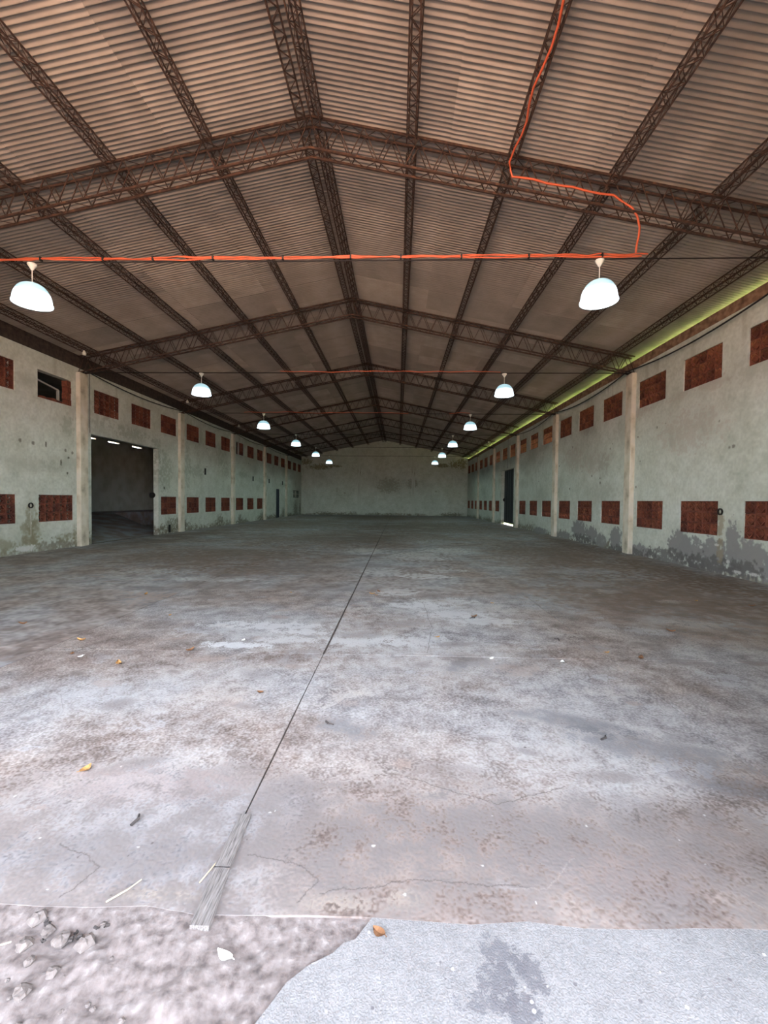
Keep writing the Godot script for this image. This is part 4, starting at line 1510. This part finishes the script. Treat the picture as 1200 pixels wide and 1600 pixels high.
func leaf_mesh(l: float, w: float, curl: float) -> ArrayMesh:
	var st := begin()
	var n := 6
	for i in n:
		var t0 := float(i) / n
		var t1 := float(i + 1) / n
		var w0 := w * sin(PI * clampf(t0 * 0.94 + 0.03, 0, 1))
		var w1 := w * sin(PI * clampf(t1 * 0.94 + 0.03, 0, 1))
		for s in [-1, 1]:
			for k in 2:
				var up := Vector3.UP * (0.0018 if k else 0.0)
				var a := Vector3((t0 - 0.5) * l, curl * pow(t0 - 0.5, 2) * 4, 0) + up
				var b := Vector3((t1 - 0.5) * l, curl * pow(t1 - 0.5, 2) * 4, 0) + up
				var c := b + Vector3(0, curl * 0.5, s * w1)
				var e := a + Vector3(0, curl * 0.5, s * w0)
				var nn := (b - a).cross(e - a).normalized()
				if (nn.y < 0) == (k == 1): nn = -nn
				quad(st, a, b, c, e, nn)
	bar(st, Vector3(l * 0.5, curl, 0), Vector3(l * 0.68, curl * 1.3, 0.005), 0.0015, 4)
	return st.commit()


func build_litter() -> void:
	# weathered batten in the floor joint
	var bt := begin()
	var pts := [[-0.675, 1.50, 0.034], [-0.695, 1.75, 0.032], [-0.705, 2.06, 0.026]]
	for i in 2:
		var a: Array = pts[i]
		var b: Array = pts[i + 1]
		var y0 := 0.016
		var y1 := 0.012
		quad(bt, V(a[0] - a[2], y0, a[1]), V(a[0] + a[2], y0, a[1]), V(b[0] + b[2], y1, b[1]), V(b[0] - b[2], y1, b[1]), Vector3.UP)
		quad(bt, V(a[0] - a[2], y0, a[1]), V(b[0] - b[2], y1, b[1]), V(b[0] - b[2] - 0.003, -0.03, b[1]), V(a[0] - a[2] - 0.003, -0.03, a[1]), Vector3.LEFT)
		quad(bt, V(a[0] + a[2], y0, a[1]), V(b[0] + b[2], y1, b[1]), V(b[0] + b[2] + 0.003, -0.03, b[1]), V(a[0] + a[2] + 0.003, -0.03, a[1]), Vector3.RIGHT)
	quad(bt, V(-0.709, 0.016, 1.50), V(-0.641, 0.016, 1.50), V(-0.641, -0.03, 1.495), V(-0.709, -0.03, 1.495), Vector3.BACK)
	tag(part("wooden_batten", bt.commit(), M.old_wood, self), "weathered grey wooden batten lying in the floor joint by the gate", "batten")
	# dry leaves
	var lm := [leaf_mesh(0.07, 0.022, 0.012), leaf_mesh(0.05, 0.018, 0.008), leaf_mesh(0.09, 0.024, 0.018)]
	for q in [[-2.5, 3.92, 0, 2], [-2.03, 4.31, 1, 2], [-1.7, 2.37, 0, 0], [-0.05, 1.51, 1, 1], [-0.40, 7.1, 0, 2], [-0.30, 7.3, 1, 2], [-0.33, 7.02, 0, 1], [-3.1, 4.15, 1, 1], [0.45, 4.9, 0, 1], [1.0, 5.8, 1, 2], [2.35, 4.35, 1, 2], [2.1, 4.5, 0, 1], [3.2, 5.3, 1, 2], [-2.9, 5.6, 0, 1], [-1.7, 7.1, 0, 1], [-4.4, 5.1, 1, 2], [-3.9, 6.8, 0, 2], [5.2, 6.7, 1, 2], [4.6, 7.0, 0, 1], [1.4, 6.6, 0, 1], [-3.3, 4.55, 0, 2], [-1.05, 3.4, 1, 1], [4.4, 5.2, 1, 1]]:
		var t := part("dry_leaf", lm[q[3]], M.leaf_dry if q[2] == 0 else M.leaf_brown, self, V(q[0], 0.004, q[1]))
		t.rotation.y = rng.randf() * TAU
		tag(t, "curled %s dry leaf on the concrete floor" % ("yellow" if q[2] == 0 else "brown"), "leaf", "dry %s leaves" % ("yellow" if q[2] == 0 else "brown"))
	# scraps
	var pp := begin()
	box(pp, Vector3(-0.022, 0.0, -0.012), Vector3(0.022, 0.012, 0.012))
	var ps := part("paper_scrap", leaf_mesh(0.062, 0.016, 0.014), M.paper, self, V(-0.55, -0.002, 1.41))
	ps.rotation.y = -0.35
	tag(ps, "crumpled white paper scrap on the soil by the apron", "paper")
	for q in [[-2.96, 4.07], [-1.62, 4.65], [0.9, 4.25], [1.55, 4.2]]:
		var t := part("paper_bit", leaf_mesh(0.05, 0.02, 0.01), M.paper, self, V(q[0], 0.004, q[1]))
		t.rotation.y = rng.randf() * TAU
		tag(t, "small white scrap on the concrete floor", "scrap", "white scraps")
	for q in [[-1.2, 2.0], [-0.45, 2.95], [1.75, 4.9], [0.97, 5.75], [1.32, 2.85], [1.75, 1.95]]:
		var st := begin()
		bar(st, Vector3(-0.03, 0.006, 0), Vector3(0.01, 0.012, 0.01), 0.007, 5)
		bar(st, Vector3(0.0, 0.008, 0.01), Vector3(0.04, 0.006, -0.012), 0.005, 5)
		var t := part("charred_twig", st.commit(), M.char, self, V(q[0], 0.0, q[1]))
		t.rotation.y = rng.randf() * TAU
		tag(t, "short charred twig on the concrete floor", "twig", "charred twigs")
	for i in 10:
		var st := begin()
		bar(st, Vector3(-0.007, 0.003, 0.0), Vector3(0.006, 0.004, 0.003), 0.005, 5)
		bar(st, Vector3(0.002, 0.003, 0.002), Vector3(0.011, 0.002, -0.003), 0.003, 5)
		var t := part("charcoal_chip", st.commit(), M.char, self, V(rng.randf_range(-1.24, -1.0), -0.006, rng.randf_range(1.44, 1.54)))
		t.rotation = Vector3(rng.randf_range(-0.4, 0.4), rng.randf() * TAU, rng.randf_range(-0.4, 0.4))
		tag(t, "dark charcoal chip among the rubble in the soil", "chip", "charcoal chips")
	for q in [[-0.735, 1.78, 0.10, 1.35], [-1.02, 1.64, 0.07, 0.9], [-1.35, 1.40, 0.09, 0.3]]:
		var st := begin()
		bar(st, Vector3(-q[2], 0.006, 0), Vector3(0, 0.008, 0.006), 0.003, 5)
		bar(st, Vector3(0, 0.008, 0.006), Vector3(q[2] * 0.8, 0.005, -0.006), 0.0025, 5)
		var t := part("straw_stalk", st.commit(), M.straw, self, V(q[0], 0.0, q[1]))
		t.rotation.y = q[3]
		tag(t, "pale straw stalk lying near the wooden batten", "straw", "straw stalks")
	# stones in the soil
	var shapes := []
	for k in 4:
		var sm := SphereMesh.new()
		sm.radial_segments = 9
		sm.rings = 5
		var arr := sm.get_mesh_arrays()
		var vs: PackedVector3Array = arr[Mesh.ARRAY_VERTEX]
		var nz := FastNoiseLite.new()
		nz.seed = 100 + k
		nz.frequency = 1.9
		for i in vs.size(): vs[i] *= 1.0 + 0.5 * nz.get_noise_3dv(vs[i])
		var st := begin()
		st.set_smooth_group(-1)
		var idx: PackedInt32Array = arr[Mesh.ARRAY_INDEX]
		for i in idx: st.add_vertex(vs[i])
		st.generate_normals()
		shapes.append(st.commit())
	for i in 70:
		var x := rng.randf_range(-1.45, -0.75)
		var d := rng.randf_range(1.15, 1.54)
		if i > 44:
			x = rng.randf_range(-0.9, -0.1)
			d = rng.randf_range(1.45, 1.56)
		var r := rng.randf_range(0.004, 0.011)
		var sink := -0.022 + r * 0.3
		if i < 9:
			x = [-1.27, -1.2, -1.24, -1.13, -1.04, -1.18, -1.08, -1.13, -1.02][i]
			d = [1.52, 1.48, 1.43, 1.45, 1.44, 1.38, 1.35, 1.29, 1.51][i]
			r = [0.03, 0.022, 0.026, 0.028, 0.03, 0.016, 0.02, 0.024, 0.014][i]
			sink = -0.012 + r * 0.25
		var t := part("stone", shapes[i % 4], M.stone, self, V(x, sink, d))
		t.scale = Vector3(r * 2, r * 1.3, r * 2)
		t.rotation.y = rng.randf() * TAU
		tag(t, "%s rubble stone half sunk in the soil beside the apron" % ("fist-sized" if i < 9 else "small"), "stone", "%s rubble stones" % ("large" if i < 9 else "small"))
